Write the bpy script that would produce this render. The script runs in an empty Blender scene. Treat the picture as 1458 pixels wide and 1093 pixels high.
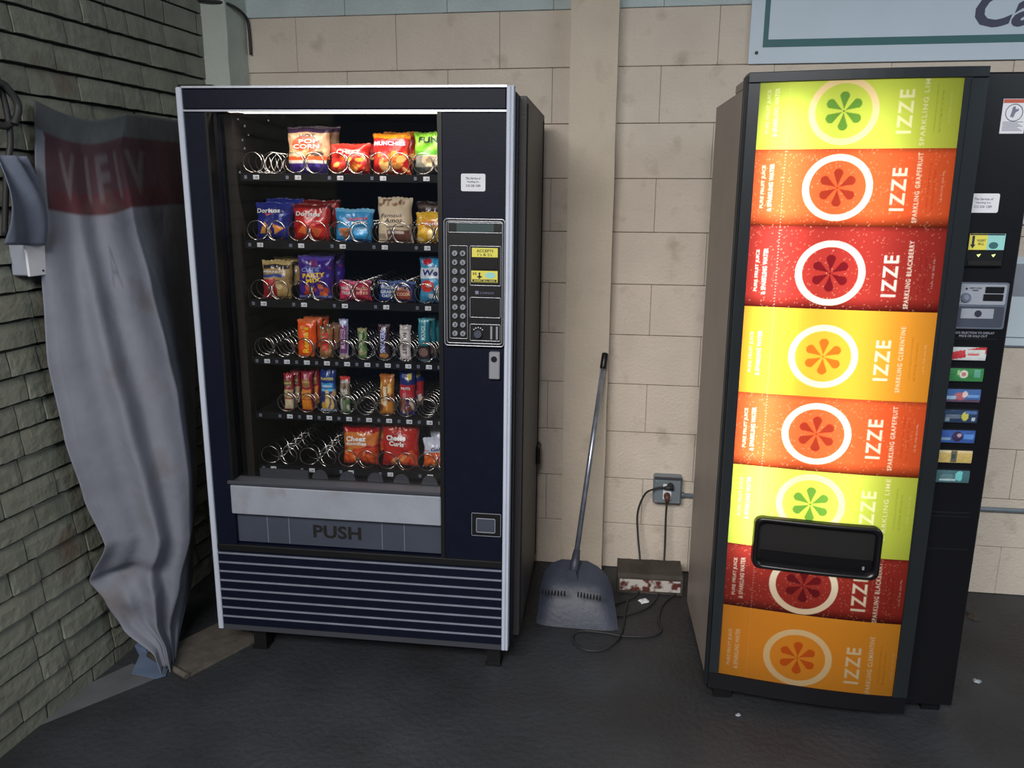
import bpy, bmesh, math, random
import numpy as np
from mathutils import Matrix, Vector

SC = bpy.context.scene
COL = SC.collection
PI = math.pi

# ------------------------------------------------------------------ camera
cam = bpy.data.cameras.new('camera'); camo = bpy.data.objects.new('camera', cam); COL.objects.link(camo)
r_, u_, f_ = Vector((.988842, .148904, .004476)), Vector((-.03866, .227485, .973014)), Vector((-.143867, .96233, -.230703))
camo.matrix_world = Matrix(((r_.x, u_.x, -f_.x, .7716), (r_.y, u_.y, -f_.y, -3.232), (r_.z, u_.z, -f_.z, 1.5689), (0, 0, 0, 1)))
cam.sensor_width = 36; cam.lens = 1145.4 / 1458 * 36; cam.clip_start = .05
SC.camera = camo

# ------------------------------------------------------------------ world, lights, exposure
W = bpy.data.worlds.new('world'); SC.world = W; W.use_nodes = True
W.node_tree.nodes['Background'].inputs[0].default_value = (.52, .68, 1, 1)
W.node_tree.nodes['Background'].inputs[1].default_value = .10
def area(name, loc, target, sx, sy, power, color):
    l = bpy.data.lights.new(name, 'AREA'); l.shape = 'RECTANGLE'; l.size = sx; l.size_y = sy; l.energy = power; l.color = color
    o = bpy.data.objects.new(name, l); COL.objects.link(o); o.location = loc
    o.rotation_euler = (Vector(target) - Vector(loc)).to_track_quat('-Z', 'Y').to_euler()
    return o
area('daylight_opening', (-.6, -6.4, 4.3), (.9, 0, 1.2), 4.0, 1.7, 480, (1, .96, .92))
area('daylight_side', (4.6, -3.4, 3.0), (1.4, 0, 1.7), 2.4, 1.2, 50, (.80, .92, 1))
SC.view_settings.view_transform = 'Standard'; SC.view_settings.look = 'None'
SC.view_settings.gamma = 1; SC.view_settings.use_curve_mapping = False
SC.view_settings.exposure = 0
SC.cycles.use_denoising = True

# ------------------------------------------------------------------ helpers
def lin(c):
    c = c / 255
    return c / 12.92 if c <= .04045 else ((c + .055) / 1.055) ** 2.4
def C(r, g, b): return (lin(r), lin(g), lin(b), 1)
def NC(c): return np.array([lin(x) for x in c])

def mat(name, col=(.5, .5, .5, 1), rough=.6, metal=0, var=0, vscale=6, bump=0, bscale=60, attr=None, spec=.5, coat=0,
        stain=None, stscale=2, stlo=.5, sthi=.7, world=False):
    m = bpy.data.materials.new(name); m.use_nodes = True; nt = m.node_tree; N = nt.nodes; L = nt.links
    b = N['Principled BSDF']; b.inputs['Roughness'].default_value = rough; b.inputs['Metallic'].default_value = metal
    b.inputs['Specular IOR Level'].default_value = spec
    if coat: b.inputs['Coat Weight'].default_value = coat; b.inputs['Coat Roughness'].default_value = .12
    src = None
    if attr:
        a = N.new('ShaderNodeAttribute'); a.attribute_name = attr; src = a.outputs['Color']
    else:
        rgb = N.new('ShaderNodeRGB'); rgb.outputs[0].default_value = col; src = rgb.outputs[0]
    tc = N.new('ShaderNodeTexCoord'); VO = tc.outputs['Object']
    if world: VO = N.new('ShaderNodeNewGeometry').outputs['Position']
    if var:
        n = N.new('ShaderNodeTexNoise'); n.inputs['Scale'].default_value = vscale; n.inputs['Detail'].default_value = 6
        L.new(VO, n.inputs['Vector'])
        mr = N.new('ShaderNodeMapRange'); mr.inputs[1].default_value = .3; mr.inputs[2].default_value = .7
        mr.inputs[3].default_value = 1 - var; mr.inputs[4].default_value = 1 + var
        L.new(n.outputs['Fac'], mr.inputs[0])
        mx = N.new('ShaderNodeVectorMath'); mx.operation = 'SCALE'
        L.new(src, mx.inputs[0]); L.new(mr.outputs[0], mx.inputs['Scale']); src = mx.outputs[0]
    if stain:
        n = N.new('ShaderNodeTexNoise'); n.inputs['Scale'].default_value = stscale; n.inputs['Detail'].default_value = 8
        L.new(VO, n.inputs['Vector'])
        mr = N.new('ShaderNodeMapRange'); mr.inputs[1].default_value = stlo; mr.inputs[2].default_value = sthi
        L.new(n.outputs['Fac'], mr.inputs[0])
        mx = N.new('ShaderNodeMixRGB'); mx.inputs[2].default_value = stain
        L.new(mr.outputs[0], mx.inputs[0]); L.new(src, mx.inputs[1]); src = mx.outputs[0]
    L.new(src, b.inputs['Base Color'])
    if bump:
        n = N.new('ShaderNodeTexNoise'); n.inputs['Scale'].default_value = bscale; n.inputs['Detail'].default_value = 5
        L.new(VO, n.inputs['Vector'])
        bp = N.new('ShaderNodeBump'); bp.inputs['Strength'].default_value = bump; bp.inputs['Distance'].default_value = .01
        L.new(n.outputs['Fac'], bp.inputs['Height']); L.new(bp.outputs[0], b.inputs['Normal'])
    return m
def emat(name, col, s):
    m = bpy.data.materials.new(name); m.use_nodes = True; nt = m.node_tree; nt.nodes.clear()
    e = nt.nodes.new('ShaderNodeEmission'); e.inputs[0].default_value = col; e.inputs[1].default_value = s
    o = nt.nodes.new('ShaderNodeOutputMaterial'); nt.links.new(e.outputs[0], o.inputs[0]); return m

class MB:
    def __init__(s): s.v = []; s.f = []; s.mi = []; s.sm = []
    def add(s, vs, fs, mi=0, smooth=False):
        b = len(s.v); s.v += [tuple(v) for v in vs]
        for f in fs: s.f.append(tuple(b + i for i in f)); s.mi.append(mi); s.sm.append(smooth)
        return s
    def box(s, x0, y0, z0, x1, y1, z1, mi=0, bev=0):
        if bev:
            b = bev
            prof = [(x0 + b, y0), (x1 - b, y0), (x1, y0 + b), (x1, y1), (x0, y1), (x0, y0 + b)]
            n = 6
            vs = [(x, y, z0 + b) for x, y in prof] + [(x, y, z1 - b) for x, y in prof]
            cx = lambda x: min(max(x, x0 + b), x1 - b); cy = lambda y: max(y, y0 + b)
            vs += [(cx(x), cy(y), z0) for x, y in prof] + [(cx(x), cy(y), z1) for x, y in prof]
            fs = [(i, (i + 1) % n, n + (i + 1) % n, n + i) for i in range(n)]
            fs += [(2 * n + i, 2 * n + (i + 1) % n, (i + 1) % n, i) for i in range(n)]
            fs += [(n + i, n + (i + 1) % n, 3 * n + (i + 1) % n, 3 * n + i) for i in range(n)]
            fs += [tuple(range(3 * n - 1, 2 * n - 1, -1)), tuple(range(3 * n, 4 * n))]
            return s.add(vs, fs, mi)
        vs = [(x, y, z) for z in (z0, z1) for y in (y0, y1) for x in (x0, x1)]
        return s.add(vs, [(0, 2, 3, 1), (4, 5, 7, 6), (0, 1, 5, 4), (2, 6, 7, 3), (0, 4, 6, 2), (1, 3, 7, 5)], mi)
    def tube(s, pts, r, n=8, mi=0, closed=False, caps=True):
        P = [Vector(p) for p in pts]; K = len(P); vs = []; up = Vector((0, 0, 1)); prev = None
        for i, p in enumerate(P):
            t = (P[(i + 1) % K] - P[i - 1]) if closed else (P[min(i + 1, K - 1)] - P[max(i - 1, 0)])
            t.normalize()
            if prev is None:
                a = t.cross(up if abs(t.z) < .9 else Vector((1, 0, 0))).normalized()
            else: a = (prev - t * prev.dot(t)).normalized()
            prev = a; b = t.cross(a); rr = r[i] if isinstance(r, (list, tuple)) else r
            for k in range(n):
                an = 2 * PI * k / n; vs.append(p + a * rr * math.cos(an) + b * rr * math.sin(an))
        fs = []
        for i in range(K if closed else K - 1):
            j = (i + 1) % K
            for k in range(n): fs.append((i * n + k, i * n + (k + 1) % n, j * n + (k + 1) % n, j * n + k))
        s.add(vs, fs, mi, True)
        if caps and not closed:
            b = len(s.v) - K * n
            s.f += [tuple(b + k for k in range(n))[::-1], tuple(b + (K - 1) * n + k for k in range(n))]; s.mi += [mi, mi]; s.sm += [False, False]
        return s
    def cyl(s, p0, p1, r, n=16, mi=0, r2=None):
        return s.tube([p0, p1], [r, r if r2 is None else r2], n, mi)
    def prism(s, poly, axis, a0, a1, mi=0, smooth=False):   # poly in the two other axes
        n = len(poly)
        def P(u, v, w): return {'y': (u, w, v), 'x': (w, u, v), 'z': (u, v, w)}[axis]
        vs = [P(u, v, a0) for u, v in poly] + [P(u, v, a1) for u, v in poly]
        s.add(vs, [(i, (i + 1) % n, n + (i + 1) % n, n + i) for i in range(n)], mi, smooth)
        return s.add(vs, [tuple(range(n))[::-1], tuple(range(n, 2 * n))], mi)
    def grid(s, fn, nu, nv, mi=0, smooth=True):
        vs = [fn(i / nu, j / nv) for j in range(nv + 1) for i in range(nu + 1)]
        fs = [(j * (nu + 1) + i, j * (nu + 1) + i + 1, (j + 1) * (nu + 1) + i + 1, (j + 1) * (nu + 1) + i) for j in range(nv) for i in range(nu)]
        return s.add(vs, fs, mi, smooth)
    def build(s, name, mats, parent=None, colors=None):
        me = bpy.data.meshes.new(name); me.from_pydata(s.v, [], s.f)
        if not isinstance(mats, (list, tuple)): mats = [mats]
        for m in mats: me.materials.append(m)
        me.polygons.foreach_set('material_index', s.mi); me.polygons.foreach_set('use_smooth', s.sm)
        if colors is not None:
            a = me.color_attributes.new('print', 'FLOAT_COLOR', 'POINT')
            c = np.ones((len(s.v), 4), np.float32); c[:, :3] = colors; a.data.foreach_set('color', c.ravel())
        me.update()
        o = bpy.data.objects.new(name, me); COL.objects.link(o)
        if parent: o.parent = parent
        return o
def fix_normals(o):
    bm = bmesh.new(); bm.from_mesh(o.data); bmesh.ops.recalc_face_normals(bm, faces=bm.faces); bm.to_mesh(o.data); bm.free(); return o
def share(name, me, parent, loc=(0, 0, 0), rot=(0, 0, 0)):
    o = bpy.data.objects.new(name, me); COL.objects.link(o); o.parent = parent; o.location = loc; o.rotation_euler = rot; return o
def tag(o, label=None, cat=None, group=None, kind=None):
    if label: o['label'] = label
    if cat: o['category'] = cat
    if group: o['group'] = group
    if kind: o['kind'] = kind
    return o
def empty(name, loc=(0, 0, 0), rot=(0, 0, 0), mw=None):
    o = bpy.data.objects.new(name, None); COL.objects.link(o); o.empty_display_size = .05
    if mw is not None: o.matrix_world = mw
    else: o.location = loc; o.rotation_euler = rot
    return o

# --- lettering
_tc = {}
def textgeo(s, bold=0.0, shear=0.0, sp=1.0):
    k = (s, bold, shear, sp)
    if k not in _tc:
        cu = bpy.data.curves.new('t', 'FONT'); cu.body = s; cu.size = 1; cu.offset = bold; cu.shear = shear
        cu.resolution_u = 3; cu.align_x = 'CENTER'; cu.align_y = 'CENTER'; cu.space_character = sp + bold
        ob = bpy.data.objects.new('t', cu); me = bpy.data.meshes.new_from_object(ob)
        me.calc_loop_triangles()
        v = np.array([(a.co.x, a.co.y) for a in me.vertices]) if len(me.vertices) else np.zeros((0, 2))
        t = [tuple(x.vertices) for x in me.loop_triangles]
        if len(v):
            lo, hi = v.min(0), v.max(0); v = v - (lo + hi) / 2; size = hi - lo
        else: size = np.ones(2)
        bpy.data.objects.remove(ob); bpy.data.meshes.remove(me); bpy.data.curves.remove(cu)
        _tc[k] = (v, t, size)
    return _tc[k]
def put_text(mb, s, cx, cz, w, h, surf=lambda x, z: 0, rot=0, bold=.0, mi=0, shear=0):
    """letters fitted in w x h around (cx,cz) on the surface y = surf(x,z); front faces -y"""
    v, t, size = textgeo(s, bold, shear)
    sx, sz = w / size[0], h / size[1]; ca, sa = math.cos(rot), math.sin(rot); vs = []
    for a, b in v:
        a, b = a * sx, b * sz; x = cx + a * ca - b * sa; z = cz + a * sa + b * ca
        vs.append((x, surf(x, z) - .0008, z))
    return mb.add(vs, t, mi)
def raster(cov, s, cx, cz, w, h, x0, z0, dx, dz, rot=0, bold=0., shear=0, sp=1.0):
    """coverage of text triangles into array cov[z,x]"""
    v, t, size = textgeo(s, bold, shear, sp)
    ca, sa = math.cos(rot), math.sin(rot)
    a = v[:, 0] * w / size[0]; b = v[:, 1] * h / size[1]
    X = (cx + a * ca - b * sa - x0) / dx; Z = (cz + a * sa + b * ca - z0) / dz
    H, Wd = cov.shape; SS = 3
    big = {}
    for tri in t:
        xs, zs = X[list(tri)], Z[list(tri)]
        i0, i1 = max(0, int(xs.min() - 1)), min(Wd - 1, int(xs.max() + 2)); j0, j1 = max(0, int(zs.min() - 1)), min(H - 1, int(zs.max() + 2))
        if i1 <= i0 or j1 <= j0: continue
        off = (np.arange(SS) + .5) / SS - .5
        gx = (np.arange(i0, i1 + 1)[:, None] + off).ravel(); gz = (np.arange(j0, j1 + 1)[:, None] + off).ravel()
        GX, GZ = np.meshgrid(gx, gz)
        d = [(xs[(k + 1) % 3] - xs[k]) * (GZ - zs[k]) - (zs[(k + 1) % 3] - zs[k]) * (GX - xs[k]) for k in range(3)]
        ins = ((d[0] >= 0) & (d[1] >= 0) & (d[2] >= 0)) | ((d[0] <= 0) & (d[1] <= 0) & (d[2] <= 0))
        c = ins.reshape(j1 - j0 + 1, SS, i1 - i0 + 1, SS).mean((1, 3))
        cov[j0:j1 + 1, i0:i1 + 1] = np.minimum(1, cov[j0:j1 + 1, i0:i1 + 1] + c)

# ------------------------------------------------------------------ materials
M = {}
M['block'] = mat('painted_block', C(210, 199, 185), .75, var=.05, vscale=7, bump=.35, bscale=90, stain=C(170, 158, 142), stscale=9, stlo=.58, sthi=.8, world=True)
M['block_grey'] = mat('painted_block_grey', C(186, 200, 202), .75, var=.07, vscale=9, bump=.35, bscale=90, world=True)
M['mortar'] = mat('mortar', C(120, 110, 98), .9, var=.1)
M['brick'] = mat('painted_brick', C(132, 134, 121), .7, var=.16, vscale=10, bump=.4, bscale=40, stain=C(112, 82, 66), stscale=3, stlo=.62, sthi=.78, world=True)
M['bmortar'] = mat('brick_mortar', C(50, 52, 48), .9, var=.2)
M['pillar'] = mat('pillar_paint', C(206, 194, 176), .7, var=.06, vscale=5, bump=.25, bscale=70, stain=C(176, 164, 146), stscale=6, stlo=.6, sthi=.8)
M['pier'] = mat('pier_paint', C(180, 188, 180), .7, var=.1, vscale=5, bump=.25, bscale=50)
M['floor'] = mat('floor_concrete', C(52, 55, 60), .55, var=.25, vscale=3, bump=.5, bscale=45, stain=C(38, 36, 36), stscale=1.3, stlo=.45, sthi=.7)
M['ceil'] = mat('ceiling_paint', C(120, 120, 115), .8, var=.1)
M['navy'] = mat('navy_vinyl', C(12, 18, 35), .45, var=.12, vscale=20, bump=.03, bscale=200, spec=.2)
M['navy2'] = mat('navy_side', C(15, 19, 31), .45, var=.1)
M['black'] = mat('black_plastic', C(14, 14, 17), .4, var=.1)
M['tray'] = mat('tray_black', C(9, 9, 12), .65, spec=.2)
M['blackmat'] = mat('black_matte', C(16, 14, 14), .8)
M['interior'] = mat('dark_interior', C(20, 11, 9), .8, var=.2, vscale=4)
M['cabinet'] = mat('cabinet_paint', C(54, 51, 54), .5, var=.12, vscale=4, bump=.1, bscale=120)
M['silver'] = mat('brushed_aluminium', C(205, 212, 225), .35, 1, var=.06, vscale=30)
M['trim'] = mat('aluminium_trim', C(190, 198, 214), .5, 0, var=.05)
M['stripe'] = mat('grille_stripe', C(128, 134, 150), .5, .3, var=.15, vscale=15)
M['chrome'] = mat('chrome', C(190, 192, 200), .25, .55)
M['wire'] = mat('steel_wire', C(200, 195, 188), .22, 1)
M['sill'] = mat('sill_grey', C(150, 156, 168), .55, .1, var=.1, vscale=8, bump=.1, bscale=200, stain=C(120, 112, 100), stscale=5, stlo=.62, sthi=.8)
M['flap'] = mat('flap_grey', C(62, 68, 82), .5, var=.12)
M['ledge'] = mat('ledge_grey', C(60, 62, 70), .5)
M['white'] = mat('white_paper', C(222, 224, 230), .6, var=.03)
M['ink'] = mat('ink', C(40, 40, 60), .7)
M['inkgrey'] = mat('grey_ink', C(120, 125, 145), .7)
M['yellow'] = mat('yellow_label', C(222, 214, 90), .5)
M['cyan'] = mat('cyan_print', C(150, 210, 205), .5)
M['redp'] = mat('red_print', C(190, 90, 70), .5)
M['teal'] = mat('teal_paint', C(52, 104, 108), .5, var=.05)
M['signp'] = mat('sign_panel', C(200, 216, 230), .5, var=.03)
M['signink'] = mat('sign_lettering', C(62, 64, 92), .5)
M['notice'] = mat('notice_card', C(206, 220, 230), .5, var=.03)
M['lcd'] = mat('lcd', C(70, 84, 84), .25)
M['cable'] = mat('rubber_cable', C(44, 44, 46), .6)
M['brownplug'] = mat('brown_plug', C(90, 56, 46), .5)
M['outlet'] = mat('galvanised_box', C(130, 142, 150), .45, .4, var=.1, vscale=20)
M['panplastic'] = mat('dustpan_plastic', C(60, 66, 80), .5, var=.2, vscale=12, bump=.15, bscale=60)
M['alu'] = mat('handle_alu', C(170, 178, 195), .35, .8, var=.2, vscale=30)
M['wood'] = mat('weathered_wood', C(66, 60, 54), .8, var=.3, vscale=12, bump=.5, bscale=40)
M['peel'] = mat('peeling_paint', C(190, 186, 180), .7, stain=C(90, 40, 32), stscale=28, stlo=.46, sthi=.56)
M['mat'] = mat('ribbed_mat', C(84, 78, 72), .8, var=.25, vscale=20, bump=.3, bscale=60)
M['sheet'] = mat('blue_sheet', C(104, 122, 150), .5, var=.15, vscale=10)
M['strip'] = mat('pale_strip', C(96, 98, 102), .6, var=.15, vscale=10)
M['socanb'] = mat('soda_cabinet', C(158, 146, 138), .45, .1, var=.08, vscale=5)
M['frame'] = mat('soda_frame', C(44, 49, 53), .32, .4, var=.08)
M['socblack'] = mat('soda_black', C(17, 17, 21), .3, var=.1)
M['glow'] = emat('lamp_tube_glow', (1, .86, .66, 1), 5)
M['led'] = emat('led', (.75, 1, .3, 1), 1.6)
M['print'] = mat('printed_film', rough=.26, attr='print', bump=.75, bscale=32, coat=.5)
M['printpaper'] = mat('printed_matte', rough=.75, attr='print', bump=.1, bscale=60)
def film(name, c): 
    if name not in M: M[name] = mat(name, C(*c), .35)
    return M[name]
# glass: mostly clear with a Fresnel sheen
g = bpy.data.materials.new('window_glass'); g.use_nodes = True; nt = g.node_tree; nt.nodes.clear()
tr = nt.nodes.new('ShaderNodeBsdfTransparent'); tr.inputs[0].default_value = (.93, .94, .95, 1)
gl = nt.nodes.new('ShaderNodeBsdfGlossy'); gl.inputs['Roughness'].default_value = .04
fr = nt.nodes.new('ShaderNodeFresnel'); fr.inputs[0].default_value = 1.45
mx = nt.nodes.new('ShaderNodeMixShader'); ou = nt.nodes.new('ShaderNodeOutputMaterial')
nt.links.new(fr.outputs[0], mx.inputs[0]); nt.links.new(tr.outputs[0], mx.inputs[1]); nt.links.new(gl.outputs[0], mx.inputs[2]); nt.links.new(mx.outputs[0], ou.inputs[0])
M['glass'] = g
# backlit translucent print
g = bpy.data.materials.new('backlit_print'); g.use_nodes = True; nt = g.node_tree; nt.nodes.clear()
at = nt.nodes.new('ShaderNodeAttribute'); at.attribute_name = 'print'
tl = nt.nodes.new('ShaderNodeBsdfTranslucent'); df = nt.nodes.new('ShaderNodeBsdfDiffuse'); gl = nt.nodes.new('ShaderNodeBsdfGlossy'); gl.inputs['Roughness'].default_value = .2
m1 = nt.nodes.new('ShaderNodeMixShader'); m1.inputs[0].default_value = .18
m2 = nt.nodes.new('ShaderNodeMixShader'); m2.inputs[0].default_value = .03; ou = nt.nodes.new('ShaderNodeOutputMaterial')
nt.links.new(at.outputs['Color'], tl.inputs[0]); nt.links.new(at.outputs['Color'], df.inputs[0])
nt.links.new(tl.outputs[0], m1.inputs[1]); nt.links.new(df.outputs[0], m1.inputs[2])
nt.links.new(m1.outputs[0], m2.inputs[1]); nt.links.new(gl.outputs[0], m2.inputs[2]); nt.links.new(m2.outputs[0], ou.inputs[0])
M['backlit'] = g

# ------------------------------------------------------------------ the setting
rnd = random.Random(5)
fl = MB().box(-3.5, -5, -.12, 5, .4, 0).build('floor', M['floor']); tag(fl, kind='structure')
ce = MB().box(-3.5, -3.7, 3.3, 5, .4, 3.45).build('ceiling', M['ceil']); tag(ce, kind='structure')

B_ = .2032
wb = MB().box(-1.3, .005, 0, 5, .25, 3.3).build('wall_back', M['mortar']); tag(wb, kind='structure')
def block_mesh(w, grey, k):
    m = MB()
    m.box(.0006, -.0005, .0012, w - .0006, .03, B_ - .0012, 0, bev=.0016)
    me = m.build('block', M['block_grey'] if grey else M['block'], wb)
    d = me.data; COL.objects.unlink(me); bpy.data.objects.remove(me); return d
bmeshes = {(w, g_): block_mesh(w, g_, 0) for w in (.4064, .2032) for g_ in (0, 1)}
for row in range(13):
    z = row * B_; lv = 10 - row              # lv: joint level just above counted from the top band
    off = -.1713 if row % 2 == 0 else -.1713 + .2032
    grey = row >= 11
    x = off - .4064 * 3
    while x < 2.75:
        if x + .4064 > -.9:
            o = share('block', bmeshes[(.4064, int(grey))], wb, (x, rnd.uniform(-.0012, .0012), z))
        x += .4064
# the plain painted upper part above the frame
up = MB()
for row in (13, 14, 15):
    x = -1.3 + (.2 if row % 2 else 0)
    while x < 2.75: up.box(x + .001, 0, row * B_ + .002, x + .404, .03, row * B_ + B_ - .002); x += .4064
tag(up.build('block_field', M['block_grey'], wb), kind='stuff')

# left brick wall: leans 3.2 degrees away from square
wl = empty('wall_left'); tag(wl, kind='structure')
# local x runs along the wall away from the camera, local -y faces the room
def wl_fix():
    d = Vector((-.0561, -.9984, 0)); n = Vector((-.9984, .0561, 0))   # n points into the wall
    wl.matrix_world = Matrix(((-d.x, n.x, 0, -.875), (-d.y, n.y, 0, 0), (0, 0, 1, 0), (0, 0, 0, 1)))
wl_fix()
WLM = wl.matrix_world.copy()
MB().box(-4, .012, 0, .3, .25, 3.3).build('mortar', M['bmortar'], wl)
def brick_mesh(w, k):
    R = random.Random(k); h = .0775; d = .0
    bm = bmesh.new(); nx, nz = 6, 3
    g_ = [[bm.verts.new((0, 0, 0)) for i in range(nx + 1)] for j in range(nz + 1)]
    for j in range(nz + 1):
        for i in range(nx + 1):
            ex = i in (0, nx); ez = j in (0, nz)
            x = .002 + (w - .004) * i / nx + (R.uniform(-.002, .002) if not ex else R.uniform(-.0015, .0008) * (1 if i else -1))
            z = .003 + (h - .009) * j / nz + R.uniform(-.0012, .0012)
            if j == 0: z = .0065 + R.uniform(-.0015, .0015)
            if j == nz: z = h - .0015 + R.uniform(-.0012, .0012)
            y = -.002 + R.uniform(-.0008, .0008) - .005 * (1 - j / nz)
            if ex: y += .002
            if j == nz: y += .004
            g_[j][i].co = (x, y, z)
    for j in range(nz):
        for i in range(nx): bm.faces.new((g_[j][i], g_[j][i + 1], g_[j + 1][i + 1], g_[j + 1][i]))
    per = [g_[0][i] for i in range(nx + 1)] + [g_[j][nx] for j in range(1, nz + 1)] + [g_[nz][i] for i in range(nx - 1, -1, -1)] + [g_[j][0] for j in range(nz - 1, 0, -1)]
    bk = [bm.verts.new((v.co.x, .02, v.co.z)) for v in per]
    for i in range(len(per)): bm.faces.new((per[i], bk[i], bk[(i + 1) % len(per)], per[(i + 1) % len(per)]))
    for f in bm.faces: f.smooth = False
    me = bpy.data.meshes.new('brick'); bm.to_mesh(me); bm.free(); me.materials.append(M['brick']); return me
BR = [brick_mesh(.2, k) for k in range(6)]; BRh = [brick_mesh(.105, k + 9) for k in range(3)]
field = MB()
for row in range(-1, 43):
    z = .048 + row * .0775 - .0775 * 0
    if row == -1: z = -.0295
    x = -.25 + rnd.choice((0, .1, .05, .15))
    while x < 3.9:
        half = rnd.random() < .22; w = .105 if half else .2
        if .12 < x < 1.62 and 0 <= row <= 26 and not (row < 10 and x < .35):
            share('brick', rnd.choice(BRh if half else BR), wl, (-x - w, rnd.uniform(-.004, .003), z))
        else: field.box(-x - w + .004, -.003, max(z + .006, 0), -x - .004, .02, z + .076)
        x += w
tag(field.build('brick_field', M['brick'], wl), kind='stuff')
NB = sum(1 for o in wl.children if o.name.startswith('brick') and 'field' not in o.name)
print('bricks', NB)

# pilaster at the corner and column
def rough_post(name, x0, y0, x1, y1, z1, m, seed):
    R = random.Random(seed); mb = MB(); n = 40
    def ring(z, k): 
        j = lambda: R.uniform(-.0015, .0015)
        return [(x0 + j(), y0 + j(), z), (x1 + j(), y0 + j(), z), (x1 + j(), y1, z), (x0 + j(), y1, z)]
    vs = []
    for i in range(n + 1): vs += ring(z1 * i / n, i)
    fs = [(4 * i + k, 4 * i + (k + 1) % 4, 4 * i + 4 + (k + 1) % 4, 4 * i + 4 + k) for i in range(n) for k in range(4)]
    fs += [(3, 2, 1, 0), tuple(4 * n + k for k in range(4))]
    o = mb.add(vs, fs).build(name, m); return tag(o, kind='structure')
rough_post('trim_1', .512, -.085, .686, .004, 3.3, M['pillar'], 1)
rough_post('trim_2', -.90, -.165, -.783, .004, 3.3, M['pier'], 2)

# ------------------------------------------------------------------ snack machine
SN_YAW, SN_TILT = .02872, .00721
MS = Matrix.Translation((-.6042, -.8857, .0952)) @ Matrix.Rotation(SN_YAW, 4, 'Z') @ Matrix.Rotation(SN_TILT, 4, 'Y')
sn = empty('snack_vending_machine', mw=MS)
tag(sn, 'tall navy glass-front snack vending machine with lit shelves and silver side trims', 'vending machine')
SW, SH = 1.011, 1.777
c = MB()
c.box(.0, .71, 0, 1.036, .74, 1.76)            # back
c.box(1.0, .1, 0, 1.036, .71, 1.76)            # right side
c.box(.0, .1, 0, .03, .71, 1.76)               # left side
c.box(.03, .1, 1.735, 1.0, .71, 1.76)          # top
c.box(.03, .1, 0, 1.0, .71, .03)               # bottom
c.build('cabinet', M['cabinet'], sn)
MB().box(1.036, .12, .02, 1.0385, .14, 1.74).box(1.036, .70, .02, 1.0385, .715, 1.74).build('side_seam', M['blackmat'], sn)
MB().box(1.03, .66, .42, 1.052, .735, .50, bev=.01).build('side_latch', M['black'], sn)
# interior lining
c = MB()
c.box(.095, .10, .33, .12, .64, 1.735); c.box(.80, .10, .33, .82, .64, 1.735); c.box(.12, .62, .33, .80, .64, 1.735)
c.box(.095, .10, 1.725, .82, .64, 1.734)
c.build('interior_lining', M['interior'], sn)
# door
d = MB()
d.box(.018, 0, 1.712, .990, .03, 1.772, bev=.004); d.box(.018, .03, 1.745, .990, .095, 1.772)       # header
d.box(.018, .004, .318, .086, .095, 1.712)                # left stile
d.box(.800, .004, .318, .990, .095, 1.712)                # control side
d.box(.018, .004, .018, .990, .095, .318)                 # base behind grille
d.build('door', M['navy'], sn)
d = MB()
d.box(0, -.006, 0, .018, .09, 1.775, bev=.003)
d.build('side_trim', M['trim'], sn)
d = MB(); d.box(.990, -.006, 0, 1.001, .0, 1.777, bev=.002); d.box(1.003, -.006, 0, 1.011, .0, 1.777, bev=.002); d.box(.990, -.001, 0, 1.011, .03, 1.777)
d.build('side_trim', M['trim'], sn)
MB().box(.990, .03, 0, 1.016, .10, 1.768, bev=.008).build('door_edge', M['navy2'], sn)
MB().box(.018, -.004, 1.772, .990, .09, 1.778).build('top_trim', M['silver'], sn)
MB().box(.018, -.003, 1.706, .990, .004, 1.7115).build('header_strip', M['silver'], sn)
MB().box(-.012, .03, 1.764, .10, .30, 1.786, bev=.003).build('hinge_plate', M['black'], sn)
MB().box(.788, -.001, .318, .801, .06, 1.706).build('window_post', M['black'], sn)
MB().box(.084, -.001, .43, .092, .06, 1.706).build('window_gasket', M['black'], sn)
# fluorescent lamp behind the header
MB().cyl((.17, .082, 1.7195), (.785, .082, 1.7195), .0115, 12).build('lamp_tube', M['glow'], sn)
MB().box(.13, .056, 1.709, .17, .075, 1.73).build('lamp_holder', M['white'], sn)
a = area('lamp_light', (0, 0, 0), (0, 1, 0), .66, .02, 2.6, (1, .86, .72)); a.parent = sn
a.location = (.47, .052, 1.728); a.rotation_euler = (math.radians(6), 0, 0)
# glass
MB().box(.09, .034, .545, .79, .038, 1.708).build('glass_pane', M['glass'], sn)
fk = MB(); R = random.Random(3)
for x, z in ((.17, 1.685), (.19, 1.665), (.18, 1.625), (.185, 1.60), (.165, 1.53), (.265, 1.682), (.2, 1.64)):
    fk.box(x, .0325, z, x + .004, .0338, z + R.uniform(.004, .008))
tag(fk.build('scratch', M['inkgrey'], sn), kind='stuff')
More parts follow.
